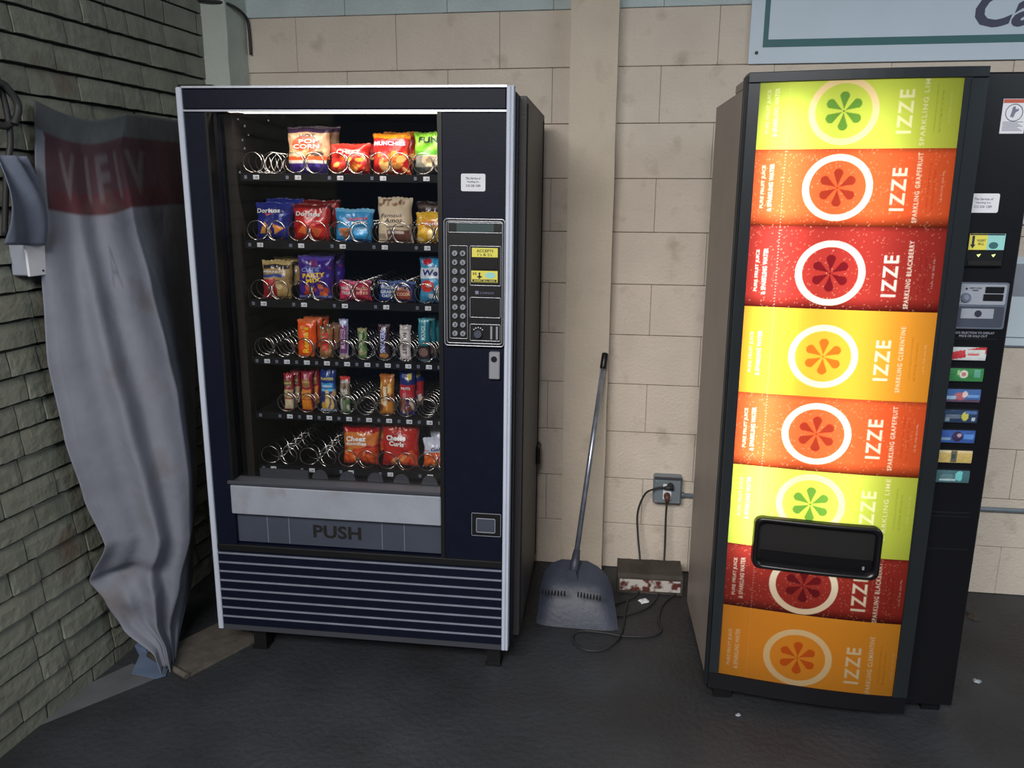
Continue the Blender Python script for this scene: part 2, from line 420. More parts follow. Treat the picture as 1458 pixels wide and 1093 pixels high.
# sill, ledge, drop tabs, flap
MB().box(.080, -.006, .431, .789, .05, .531, bev=.003).build('window_sill', M['sill'], sn)
MB().box(.072, -.008, .535, .789, .05, .547, bev=.002).box(.08, -.002, .531, .789, .03, .535).build('sill_ledge', M['ledge'], sn)
MB().box(.15, .075, .535, .32, .085, .565).build('chute_plate', M['ledge'], sn)
for x in (.36, .455, .55, .64, .735):
    t = MB(); t.prism([(x + .027 * math.cos(a_), .54 + .03 * math.sin(a_)) for a_ in [PI * k / 10 for k in range(11)]], 'y', .075, .083)
    t.build('chute_tab', M['ledge'], sn)
fp = MB().box(.084, .02, .323, .787, .026, .425).build('push_flap', M['flap'], sn)
for x in (.19, .265, .585, .66): MB().box(x, .0188, .325, x + .002, .02, .423).build('flap_crease', M['inkgrey'], fp)
t = MB(); put_text(t, 'PUSH', .432, .376, .165, .046, lambda x, z: .0195, bold=.03); t.build('lettering', M['blackmat'], fp)
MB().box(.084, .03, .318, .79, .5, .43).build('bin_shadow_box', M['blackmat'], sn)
# grille
MB().box(.018, -.004, .296, .990, .004, .318, bev=.002).build('kick_strip', M['black'], sn)
for k in range(8):
    z = .286 - k * .0336
    MB().box(.02, -.0065, z - .0028, .989, .0, z + .0028, bev=.001).build('grille_bar', M['stripe'], sn)
    MB().box(.02, -.002, z - .030, .989, .004, z - .0035).build('grille_slat', M['navy'], sn)
MB().box(.018, -.002, .0, .990, .09, .018).build('base_rail', M['ledge'], sn)
for x in (.105, .935):
    for y in (.04, .62):
        g0 = .0952 - (x * .0072) if True else 0
        zb = -(.0952 - x * .0072) + .0004
        t = MB(); t.box(x, y, zb, x + .045, y + .05, 0); t.box(x - .004, y - .004, zb, x + .049, y + .054, zb + .008)
        t.build('leg', M['black'], sn)
# control panel
def rrect(x0, z0, x1, z1, r, n=5):
    p = []
    for cx, cz, a0 in ((x1 - r, z1 - r, 0), (x0 + r, z1 - r, 90), (x0 + r, z0 + r, 180), (x1 - r, z0 + r, 270)):
        for k in range(n + 1): a_ = math.radians(a0 + 90 * k / n); p.append((cx + r * math.cos(a_), cz + r * math.sin(a_)))
    return p
def outline(mb, x0, z0, x1, z1, r, y, w=.0012, mi=0):
    return mb.tube([(x, y, z) for x, z in rrect(x0, z0, x1, z1, r)], w, 5, mi, closed=True)
cp = MB().prism(rrect(.808, 1.028, .989, 1.406, .010), 'y', -.010, .006).build('control_panel', M['black'], sn)
o = MB(); outline(o, .808, 1.028, .989, 1.406, .010, -.010, .0018); outline(o, .815, 1.036, .983, 1.399, .008, -.0105, .0014); o.build('chrome_rim', M['chrome'], cp)
o = MB().prism(rrect(.821, 1.367, .982, 1.395, .003), 'y', -.0125, -.009).build('display', M['lcd'], cp)
o = MB(); outline(o, .821, 1.367, .982, 1.395, .003, -.0125, .0011)
outline(o, .824, 1.050, .878, 1.328, .003, -.0105, .0009); outline(o, .886, 1.212, .978, 1.328, .003, -.0105, .0011)
outline(o, .886, 1.116, .978, 1.176, .003, -.0105, .0011); outline(o, .886, 1.045, .978, 1.095, .003, -.0105, .0011)
o.build('panel_edging', M['chrome'], cp)
MB().box(.822, -.0135, 1.368, .846, -.012, 1.394).build('display_end', M['black'], cp)
MB().box(.957, -.0135, 1.368, .981, -.012, 1.394).build('display_end', M['black'], cp)
keys = 'A1B2C3D4E5F6G7H8J9K0'
km = MB(); km.tube([(0, -.0165, 0), (0, -.0105, 0)], [.0078, .0088], 14)
kme = km.build('key', M['chrome'], cp); kme.location = (.840, 0, 1.306); first = True
for i in range(20):
    x, z = (.8405, .8645)[i % 2], 1.306 - (i // 2) * .0267
    if first: first = False; kme.location = (x, 0, z)
    else: share('key', kme.data, cp, (x, 0, z))
t = MB()
for i, ch in enumerate(keys):
    x, z = (.8405, .8645)[i % 2], 1.306 - (i // 2) * .0267
    put_text(t, ch, x, z, .0055, .008, lambda a_, b_: -.0166, bold=.03)
t.build('key_lettering', M['ink'], cp)
MB().box(.892, -.0125, 1.296, .969, -.010, 1.323).build('bill_label', M['yellow'], cp)
MB().box(.890, -.0125, 1.222, .969, -.010, 1.256).build('bill_label', M['yellow'], cp)
t = MB(); s_ = lambda a_, b_: -.0125
put_text(t, 'ACCEPTS', .931, 1.3145, .05, .008, s_, bold=.01); put_text(t, "1's & 5's", .931, 1.3035, .042, .008, s_)
t.box(.893, -.0131, 1.2235, .966, -.0125, 1.2305); t.box(.9125, -.0131, 1.232, .917, -.0125, 1.247); t.cyl((.9148, -.0131, 1.2485), (.9148, -.0125, 1.2485), .0028, 8)
t.box(.908, -.0131, 1.236, .922, -.0125, 1.240)
put_text(t, '$$', .9, 1.247, .012, .008, s_)
tag(t.build('label_print', M['ink'], cp), kind='stuff')
t = MB(); t.prism([(.947 + .016 * math.cos(a_), 1.243 + .009 * math.sin(a_)) for a_ in [2 * PI * k / 16 for k in range(16)]], 'y', -.0131, -.0125); t.build('label_print', M['cyan'], cp)
t = MB(); put_text(t, 'INSERT BILL HERE', .93, 1.227, .062, .0042, lambda a_, b_: -.0132, bold=.02); t.build('label_print', M['yellow'], cp)
MB().box(.892, -.0145, 1.258, .969, -.010, 1.292).box(.9, -.017, 1.262, .962, -.014, 1.270).build('bill_mouth', M['blackmat'], cp)
t = MB(); t.box(.902, -.0115, 1.186, .912, -.0105, 1.196); put_text(t, 'COINCO', .937, 1.190, .042, .006, lambda a_, b_: -.0108); t.build('maker_mark', M['inkgrey'], cp)
MB().cyl((.911, -.022, 1.066), (.911, -.010, 1.066), .0115, 18).build('coin_button', M['flap'], cp)
t = MB()
for k in range(5):
    a_ = math.radians(40 + 25 * k); t.box(.911 + .017 * math.cos(a_) - .0015, -.0115, 1.068 + .017 * math.sin(a_) - .0015, .911 + .017 * math.cos(a_) + .0015, -.0105, 1.068 + .017 * math.sin(a_) + .0015)
t.build('coin_mark', M['white'], cp)
MB().box(.948, -.012, 1.05, .954, -.0105, 1.09).box(.965, -.012, 1.05, .971, -.0105, 1.09).build('coin_slot', M['chrome'], cp)
MB().box(.955, -.0112, 1.052, .964, -.0105, 1.088).build('coin_gap', M['blackmat'], cp)
lk = MB().box(.944, -.012, .926, .977, .004, 1.011, bev=.003).build('lock_handle', M['chrome'], sn)
MB().cyl((.96, -.016, .99), (.96, -.011, .99), .009, 14).build('lock_barrel', M['black'], lk)
cr = MB().box(.890, -.004, .407, .984, .004, .482, bev=.002).build('coin_return', M['black'], sn)
MB().box(.906, -.009, .420, .966, -.003, .467, bev=.002).build('return_door', M['flap'], cr)
o = MB(); outline(o, .906, .420, .966, .467, .003, -.008, .0014); outline(o, .890, .406, .984, .483, .003, -.004, .0009); o.build('return_rim', M['sill'], cr)
st = MB().prism(rrect(.857, 1.485, .929, 1.535, .005), 'y', .0028, .0042).build('service_sticker', M['white'], sn)
t = MB()
for k, (s, w) in enumerate((('The Service of', .044), ('Vending Inc.', .036), ('210 258 1289', .042))): put_text(t, s, .893, 1.522 - k * .0105, w, .0065, lambda a_, b_: .0027)
t.build('lettering', M['ink'], st)

# trays with spirals
def coil(r, pitch, turns, hand, y0=.118):
    mb = MB(); n = 22; pts = []
    for i in range(int(n * turns) + 1):
        a_ = 2 * PI * i / n * hand - PI / 2
        y = y0 if i < n * .85 else y0 + pitch * (i - n * .85) / n
        pts.append((r * math.cos(a_), y, r * math.sin(a_)))
    return mb.tube(pts, .0017, 5).build('spiral', M['wire'])
protoc = {}
def coil_data(kind, hand):
    k = (kind, hand)
    if k not in protoc:
        o = coil(.031, {'wide': .048, 'narrow': .030, 'long': .062}[kind], {'wide': 9.5, 'narrow': 14, 'long': 8}[kind], hand)
        protoc[k] = o.data; bpy.data.objects.remove(o)
    return protoc[k]
TZ = [1.520, 1.310, 1.121, .930, .743, .556]
TX0 = .137; PW = .1365; PN = .0683
prices = [['1.00', '1.25', '1.00', '1.25', '1.25'], ['1.25', '1.25', '1.00', '1.25', '1.25'], ['1.00', '1.25', '1.00', '1.25', '1.25'],
          ['1.25'] * 10, ['1.00'] * 10, ['1.25'] * 5]
for k, z in enumerate(TZ):
    fz = z + .012
    t = MB(); t.box(TX0 - .002, .11, z - .011, .80, .115, z + .012); t.box(TX0 - .002, .115, fz - .004, .80, .60, fz)
    narrow = k in (3, 4); n = 10 if narrow else 5; pw = PN if narrow else PW
    x = TX0
    t.box(TX0 - .004, .11, z - .011, TX0 - .002, .60, z + .045)
    for i in range(1, n):
        x = TX0 + i * pw
        if x < .8: t.box(x - .001, .13, fz, x + .001, .60, fz + (.03 if narrow else .045))
    tr_ = t.build('tray', M['tray'], sn)
    for i in range(n):
        x0 = TX0 + i * pw
        if x0 > .77: continue
        if narrow:
            if k == 4 and i == 0: cs = []
            else: cs = [(x0 + .034, 1)]
        else: cs = [(x0 + .034, 1), (x0 + .0985, -1)]
        for cx, hand in cs:
            if cx > .80: continue
            share('spiral', coil_data('narrow' if narrow else ('long' if k == 5 else 'wide'), hand), tr_, (cx, 0, fz + .0335))
        lx = x0 + .047
        if lx < .785 and not (k == 4 and i == 0):
            t = MB(); t.box(lx - .0095, .1085, z - .006, lx + .0095, .1098, z + .007, 0)
            put_text(t, prices[k][i], lx, z + .0005, .014, .007, lambda a_, b_: .1082, bold=.02, mi=1)
            t.build('price_tag', [M['white'], M['ink']], tr_)
        nx = x0 + (.012)
        t = MB(); t.box(nx - .0045, .1087, z - .0045, nx + .0045, .1098, z + .0055, 0)
        put_text(t, '%d%d' % (k + 1, i + 1), nx, z + .0005, .007, .006, lambda a_, b_: .1084, mi=1)
        t.build('slot_number', [M['inkgrey'], M['black']], tr_)

# ------------------------------------------------------------------ goods in the snack machine
def paint(U, V, base, layers, seed=0):
    """printed artwork of a wrapper: base colour plus flat shapes in wrapper coordinates"""
    c = np.empty((len(U), 3)); c[:] = NC(base); R = random.Random(seed)
    for l in layers:
        k = l[0]
        if k == 'r': m = (U >= l[1]) & (U <= l[3]) & (V >= l[2]) & (V <= l[4]); c[m] = NC(l[5])
        elif k == 'e': m = ((U - l[1]) / l[3]) ** 2 + ((V - l[2]) / l[4]) ** 2 <= 1; c[m] = NC(l[5])
        elif k == 'd':                       # diagonal band
            m = np.abs(V - (l[1] + l[2] * (U - .5))) < l[3]; c[m] = NC(l[4])
        elif k == 'chips':                   # l: n,x0,y0,x1,y1,size,colour list
            for _ in range(l[1]):
                cx, cy = R.uniform(l[2], l[4]), R.uniform(l[3], l[5]); a_ = R.uniform(0, PI); s1 = l[6] * R.uniform(.7, 1.2); s2 = s1 * R.uniform(.45, .8)
                du, dv = U - cx, V - cy
                p = du * math.cos(a_) + dv * math.sin(a_); q_ = -du * math.sin(a_) + dv * math.cos(a_)
                m = (p / s1) ** 2 + (q_ / s2) ** 2 <= 1; c[m] = NC(R.choice(l[7]))
        elif k == 'tri':                     # triangle tortilla chip: cx, cy, size, rot, colour
            du, dv = U - l[1], V - l[2]; m = np.ones(len(U), bool)
            for j in range(3):
                a_ = l[4] + 2 * PI * j / 3; m &= du * math.cos(a_) + dv * math.sin(a_) < l[3] * .5
            c[m] = NC(l[5])
    return c
items = []
def bag(name, label, x0, x1, z0, z1, y, th, base, layers=(), texts=(), group=None, lean=0, seed=0, cat='snack', wav=1.0, bar=False, yaw=0, sealc=None, behind=None, matte=False):
    cx = (x0 + x1) / 2; w = x1 - x0; h = z1 - z0; R = random.Random(seed + 11)
    root = empty(name, mw=MS @ Matrix.Translation((cx, y, z0)) @ Matrix.Rotation(yaw, 4, 'Z') @ Matrix.Rotation(-lean, 4, 'X'))
    tag(root, label, cat, group)
    rid = [(R.uniform(-1, 1), R.uniform(-1, 1), R.uniform(0, PI), R.uniform(4, 9), R.uniform(.3, 1)) for _ in range(5)]
    sk = .07 if not bar else .06
    def prof(u, v):
        e = max(0, 1 - abs(u) ** (3 if not bar else 2.2)) ** .55; f = max(0, 1 - abs(v) ** 3.4) ** .75
        t = e * f
        wr = sum(a_ * math.sin(f_ * (u * math.cos(g_) + v * math.sin(g_)) + p * 5) for p, q_, g_, f_, a_ in rid) * .0019 * wav
        wr += .0032 * wav * math.sin(u * 16 + seed) * max(0, abs(v) - .45) * 1.6
        return th / 2 * t + wr * (e ** .5) * min(1, f * 3)
    def xz(u, v):
        nar = 1 - (.07 if not bar else .0) * (1 - v * v) + (.0 if not bar else .06 * (abs(v) > .9))
        x = u * w / 2 * nar + wav * .0015 * math.sin(v * 7 + seed)
        return x, (v + 1) / 2 * h + wav * .0018 * math.sin(u * 5 + seed * 1.7) * (1 if v > 0 else .3)
    nu, nv = (34, 44) if not bar else (14, 50)
    mb = MB(); ed = sk * 1.0
    def fr_(a_, b_):
        u, v = a_ * 2 - 1, (b_ * 2 - 1) * (1 - ed); x, z = xz(u, v); return (x, -max(prof(u, v), -.002) - .0008, z)
    def bk_(a_, b_):
        u, v = 1 - a_ * 2, (b_ * 2 - 1) * (1 - ed); x, z = xz(u, v); return (x, max(prof(u, v) * .8, -.0005) + .0008, z)
    mb.grid(fr_, nu, nv); nb = len(mb.v); mb.grid(bk_, nu // 2, nv // 2)
    U = np.array([i / nu for j in range(nv + 1) for i in range(nu + 1)]); V = np.array([(j / nv) * (1 - ed) + ed / 2 for j in range(nv + 1) for i in range(nu + 1)])
    cf = paint(U, V, base, layers, seed); cb = np.tile(NC(base) * .8, (len(mb.v) - nb, 1))
    mt = M['printpaper'] if matte else M['print']
    mb.build('pouch', mt, root, np.vstack([cf, cb]))
    for top in (0, 1):
        s_ = MB(); n = 16 if not bar else 8
        def sf(a_, b_):
            u = a_ * 2 - 1; v = (-1 + ed * 1.15 * b_ if not top else 1 - ed * 1.15 * (1 - b_)); x, z = xz(u, v)
            return (x, .0012 * math.sin(a_ * 22 + seed) * wav + (.004 if top else -.001) * wav * math.sin(u * 2 + seed) , z + (.0012 * (1 if round(a_ * n) % 2 else -1) if (b_ in (0, 1) and (b_ == 1) == bool(top)) else 0))
        g0 = MB().grid(sf, n, 3); off = len(g0.v)
        g0.add([(x, y_ + .0012, z) for x, y_, z in g0.v], [f[::-1] for f in g0.f], 0, True)
        Us = np.array([i / n for j in range(4) for i in range(n + 1)]); Vs = np.full(len(Us), .99 if top else .01)
        cs = paint(Us, Vs, sealc or base, [l for l in layers if l[0] == 'r'] if not sealc else [], seed) * .9
        g0.build('seal', mt, root, np.vstack([cs, cs]))
    def surf(x, z):
        u = max(-1, min(1, x / (w / 2))); v = max(-1, min(1, z / h * 2 - 1)); return -max(prof(u, v), 0) - .0022
    bycol = {}
    for tx in texts:
        s, u, v, tw, thh, colr = tx[:6]; rot = tx[6] if len(tx) > 6 else 0; bold = tx[7] if len(tx) > 7 else .02
        put_text(bycol.setdefault(colr, MB()), s, (u - .5) * w, v * h, tw * w, thh * h, surf, rot=rot, bold=bold, shear=tx[8] if len(tx) > 8 else 0)
    for colr, tb in bycol.items(): tb.build('lettering', film('print_%d_%d_%d' % colr, colr), root)
    items.append(root)
    for q_, (dx, dy, dz, lab) in enumerate(behind or ()):
        c2 = root.copy(); COL.objects.link(c2); c2.matrix_world = MS @ Matrix.Translation((cx + dx, y + dy, z0 + dz)) @ Matrix.Rotation(yaw, 4, 'Z') @ Matrix.Rotation(-lean, 4, 'X')
        c2['label'] = lab
        for ch in list(root.children):
            if ch.name.startswith('lettering') and dy > .03: continue
            d_ = ch.copy(); COL.objects.link(d_); d_.parent = c2
    return root
Wt = (240, 238, 232)
G1, G2, G3, G4, G5, G6 = ['snack bags on the top shelf', 'snack bags on the second shelf', 'snack packs on the third shelf', 'chocolate bars on the fourth shelf', 'cracker and nut packs on the fifth shelf', 'orange snack bags on the bottom shelf']
Y = .165
z1_ = TZ[0] + .0135
bag('popcorn_bag', 'purple and tan popcorn bag, tallest on the top lit shelf', .268, .412, z1_, 1.676, Y, .055, (196, 158, 120),
    [('r', 0, 0, 1, .22, (60, 36, 130)), ('r', 0, .22, 1, .27, (235, 225, 210)), ('r', 0, .27, 1, .36, (222, 96, 40)), ('r', 0, .86, 1, 1, (74, 48, 92)), ('e', .5, .62, .36, .17, (226, 92, 56)), ('chips', 14, .05, .38, .95, .5, .05, [(226, 196, 150), (206, 160, 108)]), ('chips', 6, .1, .05, .9, .2, .06, [(90, 70, 170), (44, 24, 100)]), ('e', .75, .42, .16, .05, (90, 66, 52)), ('e', .3, .4, .14, .05, (240, 220, 180))],
    [('HOT', .52, .80, .36, .07, (70, 50, 50), .05), ('POP', .55, .68, .42, .085, Wt, .04), ('CORN', .5, .57, .58, .09, Wt, .02)], G1, .05, 1,
    behind=[(.012, .055, .006, 'second purple popcorn bag, behind the front one on the top shelf')])
bag('cheese_puff_bag', 'low red bag of cheese snacks with yellow puffs on the top shelf', .405, .538, z1_, 1.627, Y, .055, (206, 40, 32),
    [('r', 0, .0, 1, .1, (160, 24, 24)), ('chips', 16, .08, .1, .92, .5, .085, [(240, 150, 50), (250, 180, 80), (226, 110, 30)]), ('r', 0, .88, 1, 1, (226, 64, 50))],
    [('CHEEZ', .52, .68, .55, .13, (250, 220, 200), 0)], G1, .12, 2, behind=[(.03, .06, .004, 'second red cheese snack bag, behind the low one on the top shelf')])
bag('mixed_snack_bag', 'red and orange snack mix bag with yellow top on the top shelf', .546, .668, z1_, 1.657, Y, .06, (206, 44, 40),
    [('r', 0, .86, 1, 1, (240, 150, 30)), ('r', 0, .68, 1, .80, (200, 50, 60)), ('chips', 22, .08, .06, .92, .5, .1, [(244, 160, 70), (250, 190, 110), (220, 110, 50)]), ('r', 0, .0, 1, .06, (214, 90, 30))],
    [('MUNCHIES', .5, .74, .8, .1, (220, 214, 240), 0, .03)], G1, .04, 3, behind=[(.02, .05, .008, 'second snack mix bag with orange top, behind the front one on the top shelf')])
bag('onion_ring_bag', 'bright green snack bag at the right end of the top shelf', .678, .80, z1_, 1.662, Y, .055, (136, 206, 60),
    [('r', 0, 0, 1, .45, (150, 150, 140)), ('r', 0, 0, 1, .18, (86, 86, 80)), ('e', .5, .34, .28, .16, (226, 206, 170)), ('e', .5, .34, .16, .08, (170, 150, 110)), ('r', 0, .45, 1, .56, (100, 180, 50))],
    [('FUN', .42, .80, .5, .14, (40, 50, 40), 0, .03)], G1, .05, 4)
z2_ = TZ[1] + .0135
bag('tortilla_chip_bag', 'dark blue tortilla chip bag at the left of the second shelf', .150, .279, z2_, 1.444, Y, .055, (34, 40, 122),
    [('r', 0, .88, 1, 1, (40, 50, 140)), ('tri', .3, .28, .2, 2.6, (222, 150, 70)), ('tri', .62, .3, .17, 1.2, (214, 140, 60)), ('chips', 4, .6, .5, .95, .75, .05, [(90, 110, 190), (60, 70, 160)]), ('r', 0, 0, 1, .08, (24, 26, 90))],
    [('Doritos', .4, .77, .62, .12, Wt, .02, .03), ('V', .4, .67, .18, .07, (230, 80, 50))], G2, .06, 5, behind=[(.015, .05, .012, 'second dark blue tortilla chip bag, behind the front one')])
bag('tortilla_chip_bag', 'red tortilla chip bag beside the dark blue one on the second shelf', .275, .405, z2_, 1.440, Y, .055, (188, 30, 28),
    [('r', 0, .86, 1, 1, (120, 20, 24)), ('tri', .33, .28, .2, 2.4, (228, 110, 50)), ('tri', .66, .25, .2, 1.4, (222, 96, 50)), ('r', 0, 0, 1, .10, (140, 18, 20))],
    [('Doritos', .45, .72, .62, .12, Wt, -.03, .03), ('V', .45, .62, .18, .07, (240, 200, 190))], G2, .06, 6, behind=[(.012, .05, .012, 'second red tortilla chip bag, behind the front one')])
bag('crunch_mix_bag', 'light blue snack bag in the middle of the second shelf', .415, .545, z2_, 1.427, Y, .05, (58, 150, 204),
    [('r', 0, .9, 1, 1, (120, 190, 226)), ('tri', .3, .28, .24, PI / 2 + .05, (190, 120, 80)), ('chips', 8, .14, .06, .5, .36, .05, [(214, 140, 90), (160, 80, 60), (230, 180, 130)]), ('e', .72, .38, .16, .06, (150, 200, 230)), ('r', 0, 0, 1, .07, (40, 110, 180))],
    [('CRUNCH', .62, .68, .5, .09, (226, 70, 60), .08), ('MIX', .68, .57, .4, .09, Wt, .1)], G2, .07, 7)
bag('cookie_bag', 'cream cookie bag with brown cookies printed on it on the second shelf', .557, .672, z2_, 1.464, Y, .055, (216, 196, 164),
    [('chips', 11, .05, .80, .95, .96, .055, [(150, 106, 80), (170, 126, 96), (130, 90, 70)]), ('r', .3, .02, .95, .27, (110, 62, 48)), ('r', .33, .2, .8, .26, (220, 200, 190)), ('r', .04, .08, .26, .2, (170, 150, 130)), ('r', .3, .34, .8, .37, (70, 50, 60))],
    [('Famous', .45, .60, .6, .085, (60, 50, 70), .04, 0, .3), ('Amos', .5, .49, .52, .1, (50, 40, 60), .04, .01, .3)], G2, .03, 8, matte=True)
bag('peanut_candy_bag', 'yellow candy bag at the right end of the second shelf', .680, .80, z2_, 1.420, Y, .05, (226, 170, 40),
    [('r', 0, .86, 1, 1, (240, 190, 60)), ('e', .5, .62, .35, .09, (214, 120, 60)), ('chips', 10, .1, .08, .9, .42, .1, [(240, 200, 90), (200, 130, 40), (250, 220, 150)])],
    [('nuts', .5, .62, .4, .09, Wt)], G2, .05, 9)
bag('coffee_brown_bag', 'dark brown bag standing behind the yellow candy bag', .668, .79, z2_ + .004, 1.452, Y + .06, .05, (64, 48, 44), [('r', 0, .8, 1, .9, (110, 96, 84))], [], G2, .05, 10)
z3_ = TZ[2] + .0135
bag('peanut_bag', 'tan peanut bag with red and blue print at the left of the third shelf', .160, .266, z3_, 1.258, Y, .055, (178, 146, 90),
    [('r', .1, .78, .95, .90, (44, 34, 36)), ('r', .05, .56, .8, .63, (60, 80, 140)), ('r', 0, .0, .52, .5, (186, 40, 44)), ('e', .2, .3, .14, .12, (150, 40, 40)), ('e', .62, .32, .12, .08, (226, 200, 150)), ('r', .0, .9, 1, 1, (196, 170, 110))],
    [('PEANUTS', .5, .70, .7, .06, Wt)], G3, .05, 12, behind=[(.02, .05, .008, 'second tan peanut bag, behind the front one')])
bag('party_mix_bag', 'large purple party mix bag with yellow lettering on the third shelf', .283, .408, z3_, 1.277, Y, .055, (62, 32, 132),
    [('r', 0, .9, 1, 1, (90, 70, 170)), ('e', .5, .82, .13, .09, (120, 50, 110)), ('chips', 12, .1, .08, .9, .32, .09, [(206, 90, 40), (226, 120, 60), (180, 60, 40)]), ('r', 0, .02, 1, .08, (130, 140, 200)), ('chips', 7, .1, .5, .95, .75, .035, [(110, 120, 200), (150, 60, 60)])],
    [('CUTIE', .42, .68, .5, .09, (130, 150, 210), .05, .03), ('PARTY', .5, .555, .6, .10, (240, 200, 50), .08, .04), ('MIX', .5, .44, .4, .10, (240, 200, 50), .1, .04)], G3, .03, 13, behind=[(.02, .05, .004, 'second purple party mix bag, behind the front one')])
bag('fruit_snack_pouch', 'small pink snack pouch on the third shelf', .420, .530, z3_, 1.197, Y, .035, (206, 50, 92),
    [('r', 0, .9, 1, 1, (226, 120, 150)), ('e', .3, .5, .22, .3, (226, 90, 120)), ('r', .55, .05, .95, .8, (186, 50, 70))],
    [('FRUITY', .3, .62, .36, .16, Wt), ('TREAT', .3, .38, .36, .16, Wt), ('BAKED', .75, .6, .34, .14, (240, 190, 160)), ('BITES', .75, .38, .34, .14, (240, 190, 160))], G3, .06, 14)
bag('cookie_pouch', 'small dark blue snack pouch beside the pink one on the third shelf', .552, .676, z3_, 1.200, Y, .035, (40, 56, 120),
    [('e', .26, .5, .2, .34, (70, 110, 170)), ('r', .52, .08, .92, .55, (150, 70, 50)), ('r', 0, .9, 1, 1, (90, 110, 160))],
    [('WHOLE', .27, .68, .34, .16, Wt), ('GRAIN', .27, .46, .34, .16, Wt), ('OATS', .27, .26, .28, .14, Wt), ('MILK', .72, .64, .3, .16, (240, 170, 130)), ('COCOA', .72, .36, .34, .15, (240, 200, 160))], G3, .06, 15)
bag('gummy_bag', 'light blue and white gummy bag at the right end of the third shelf', .690, .80, z3_, 1.280, Y, .05, (70, 150, 190),
    [('r', 0, .54, 1, .76, (214, 220, 232)), ('e', .25, .90, .14, .07, (190, 40, 60)), ('e', .6, .88, .18, .08, (50, 150, 200)), ('e', .25, .36, .22, .13, (220, 60, 50)), ('e', .3, .38, .1, .05, (250, 190, 180)), ('r', .3, .08, 1, .2, (200, 210, 220)), ('e', .75, .3, .25, .12, (226, 226, 230))],
    [('We', .36, .66, .46, .13, (40, 46, 110), 0, .03, .1)], G3, .03, 16)
z4_ = TZ[3] + .0135
def bars(nm, lab, x0, x1, zb, zt, base, layers, texts, grp, seed, th=.022, beh=None, lean=.06, wav=.6, matte=False):
    return bag(nm, lab, x0, x1, zb, zt, .150, th, base, layers, texts, grp, lean, seed, cat='snack', wav=wav, bar=True, behind=beh, matte=matte)
bars('peanut_butter_bar', 'bright orange peanut butter cup pack on the fourth shelf', .277, .340, z4_, 1.067, (234, 84, 22),
     [('r', 0, .93, 1, 1, (220, 110, 60)), ('e', .35, .78, .2, .05, (240, 140, 80)), ('r', 0, 0, 1, .05, (236, 110, 60))],
     [("Reese's", .5, .45, 1.35, .17, (250, 200, 40), PI / 2 + .0, .03)], G4, 21, .028, [(.010, .03, .004, 'second bright orange pack, behind the front one'), (.022, .06, .005, 'third bright orange pack, hindmost of the orange ones')])
bars('caramel_bar', 'gold wrapped caramel bar with red lettering on the fourth shelf', .352, .396, z4_, 1.046, (150, 104, 62),
     [('chips', 8, .1, .1, .9, .9, .09, [(184, 140, 90), (96, 60, 40)]), ('r', 0, .93, 1, 1, (110, 80, 60))],
     [('TWIX', .5, .5, 1.5, .20, (222, 40, 50), -PI / 2, .06), ], G4, 22, .022, [(.012, .03, .004, 'second gold wrapped bar, behind the front one'), (.024, .06, .004, 'third gold wrapped bar, hindmost of the gold ones')])
bars('nougat_bar', 'narrow silver and violet nougat bar on the fourth shelf', .420, .450, z4_, 1.072, (150, 150, 190),
     [('r', .1, .12, .9, .82, (120, 60, 110)), ('e', .5, .92, .4, .05, (210, 214, 236)), ('r', 0, 0, 1, .1, (190, 170, 160))],
     [('MUSKETEER', .5, .5, 2.2, .115, (226, 190, 210), PI / 2, .02)], G4, 23, .02)
bars('granola_bar', 'narrow green granola bar on the fourth shelf', .482, .513, z4_, 1.044, (96, 124, 74),
     [('r', 0, .86, 1, 1, (140, 136, 90)), ('e', .5, .2, .4, .1, (170, 160, 120)), ('chips', 5, .1, .2, .9, .8, .12, [(60, 90, 50), (130, 160, 100)])],
     [('OATS&HONEY', .45, .52, 1.9, .11, (226, 230, 190), PI / 2, .02)], G4, 24, .02)
bars('peanut_caramel_bar', 'dark brown chocolate bar with blue lettering on the fourth shelf', .552, .590, z4_, 1.058, (62, 40, 44),
     [('r', .22, .22, .72, .82, (60, 44, 90)), ('e', .5, .1, .4, .07, (200, 140, 80)), ('r', 0, .93, 1, 1, (90, 66, 76))],
     [('SNICKERS', .47, .52, 2.0, .15, (196, 200, 240), PI / 2, .04)], G4, 25, .024)
bars('almond_bar', 'white wrapped candy bar on the fourth shelf', .624, .661, z4_, 1.058, (206, 196, 192),
     [('r', 0, .93, 1, 1, (180, 170, 168)), ('e', .5, .88, .5, .03, (170, 160, 160))],
     [('NUGGET', .5, .48, 1.9, .115, (100, 80, 90), -PI / 2, .02)], G4, 26, .022)
bars('mint_bar', 'teal wrapped bar at the right of the fourth shelf', .686, .724, z4_, 1.082, (40, 124, 138),
     [('r', 0, .02, 1, .35, (60, 48, 50)), ('e', .5, .2, .4, .1, (130, 100, 90)), ('r', 0, .92, 1, 1, (80, 160, 170))],
     [('MOUNDS', .5, .66, 1.2, .11, (190, 220, 226), PI / 2, .02)], G4, 27, .024, [(.012, .03, .002, 'second teal bar, behind the front one'), (.024, .06, .002, 'third teal bar, hindmost of the teal ones')])
bars('cream_bar', 'pale bar cut off by the window post on the fourth shelf', .757, .795, z4_, 1.045, (186, 180, 140), [('r', 0, .5, 1, .8, (120, 110, 70))], [], G4, 28)
z5_ = TZ[4] + .0135
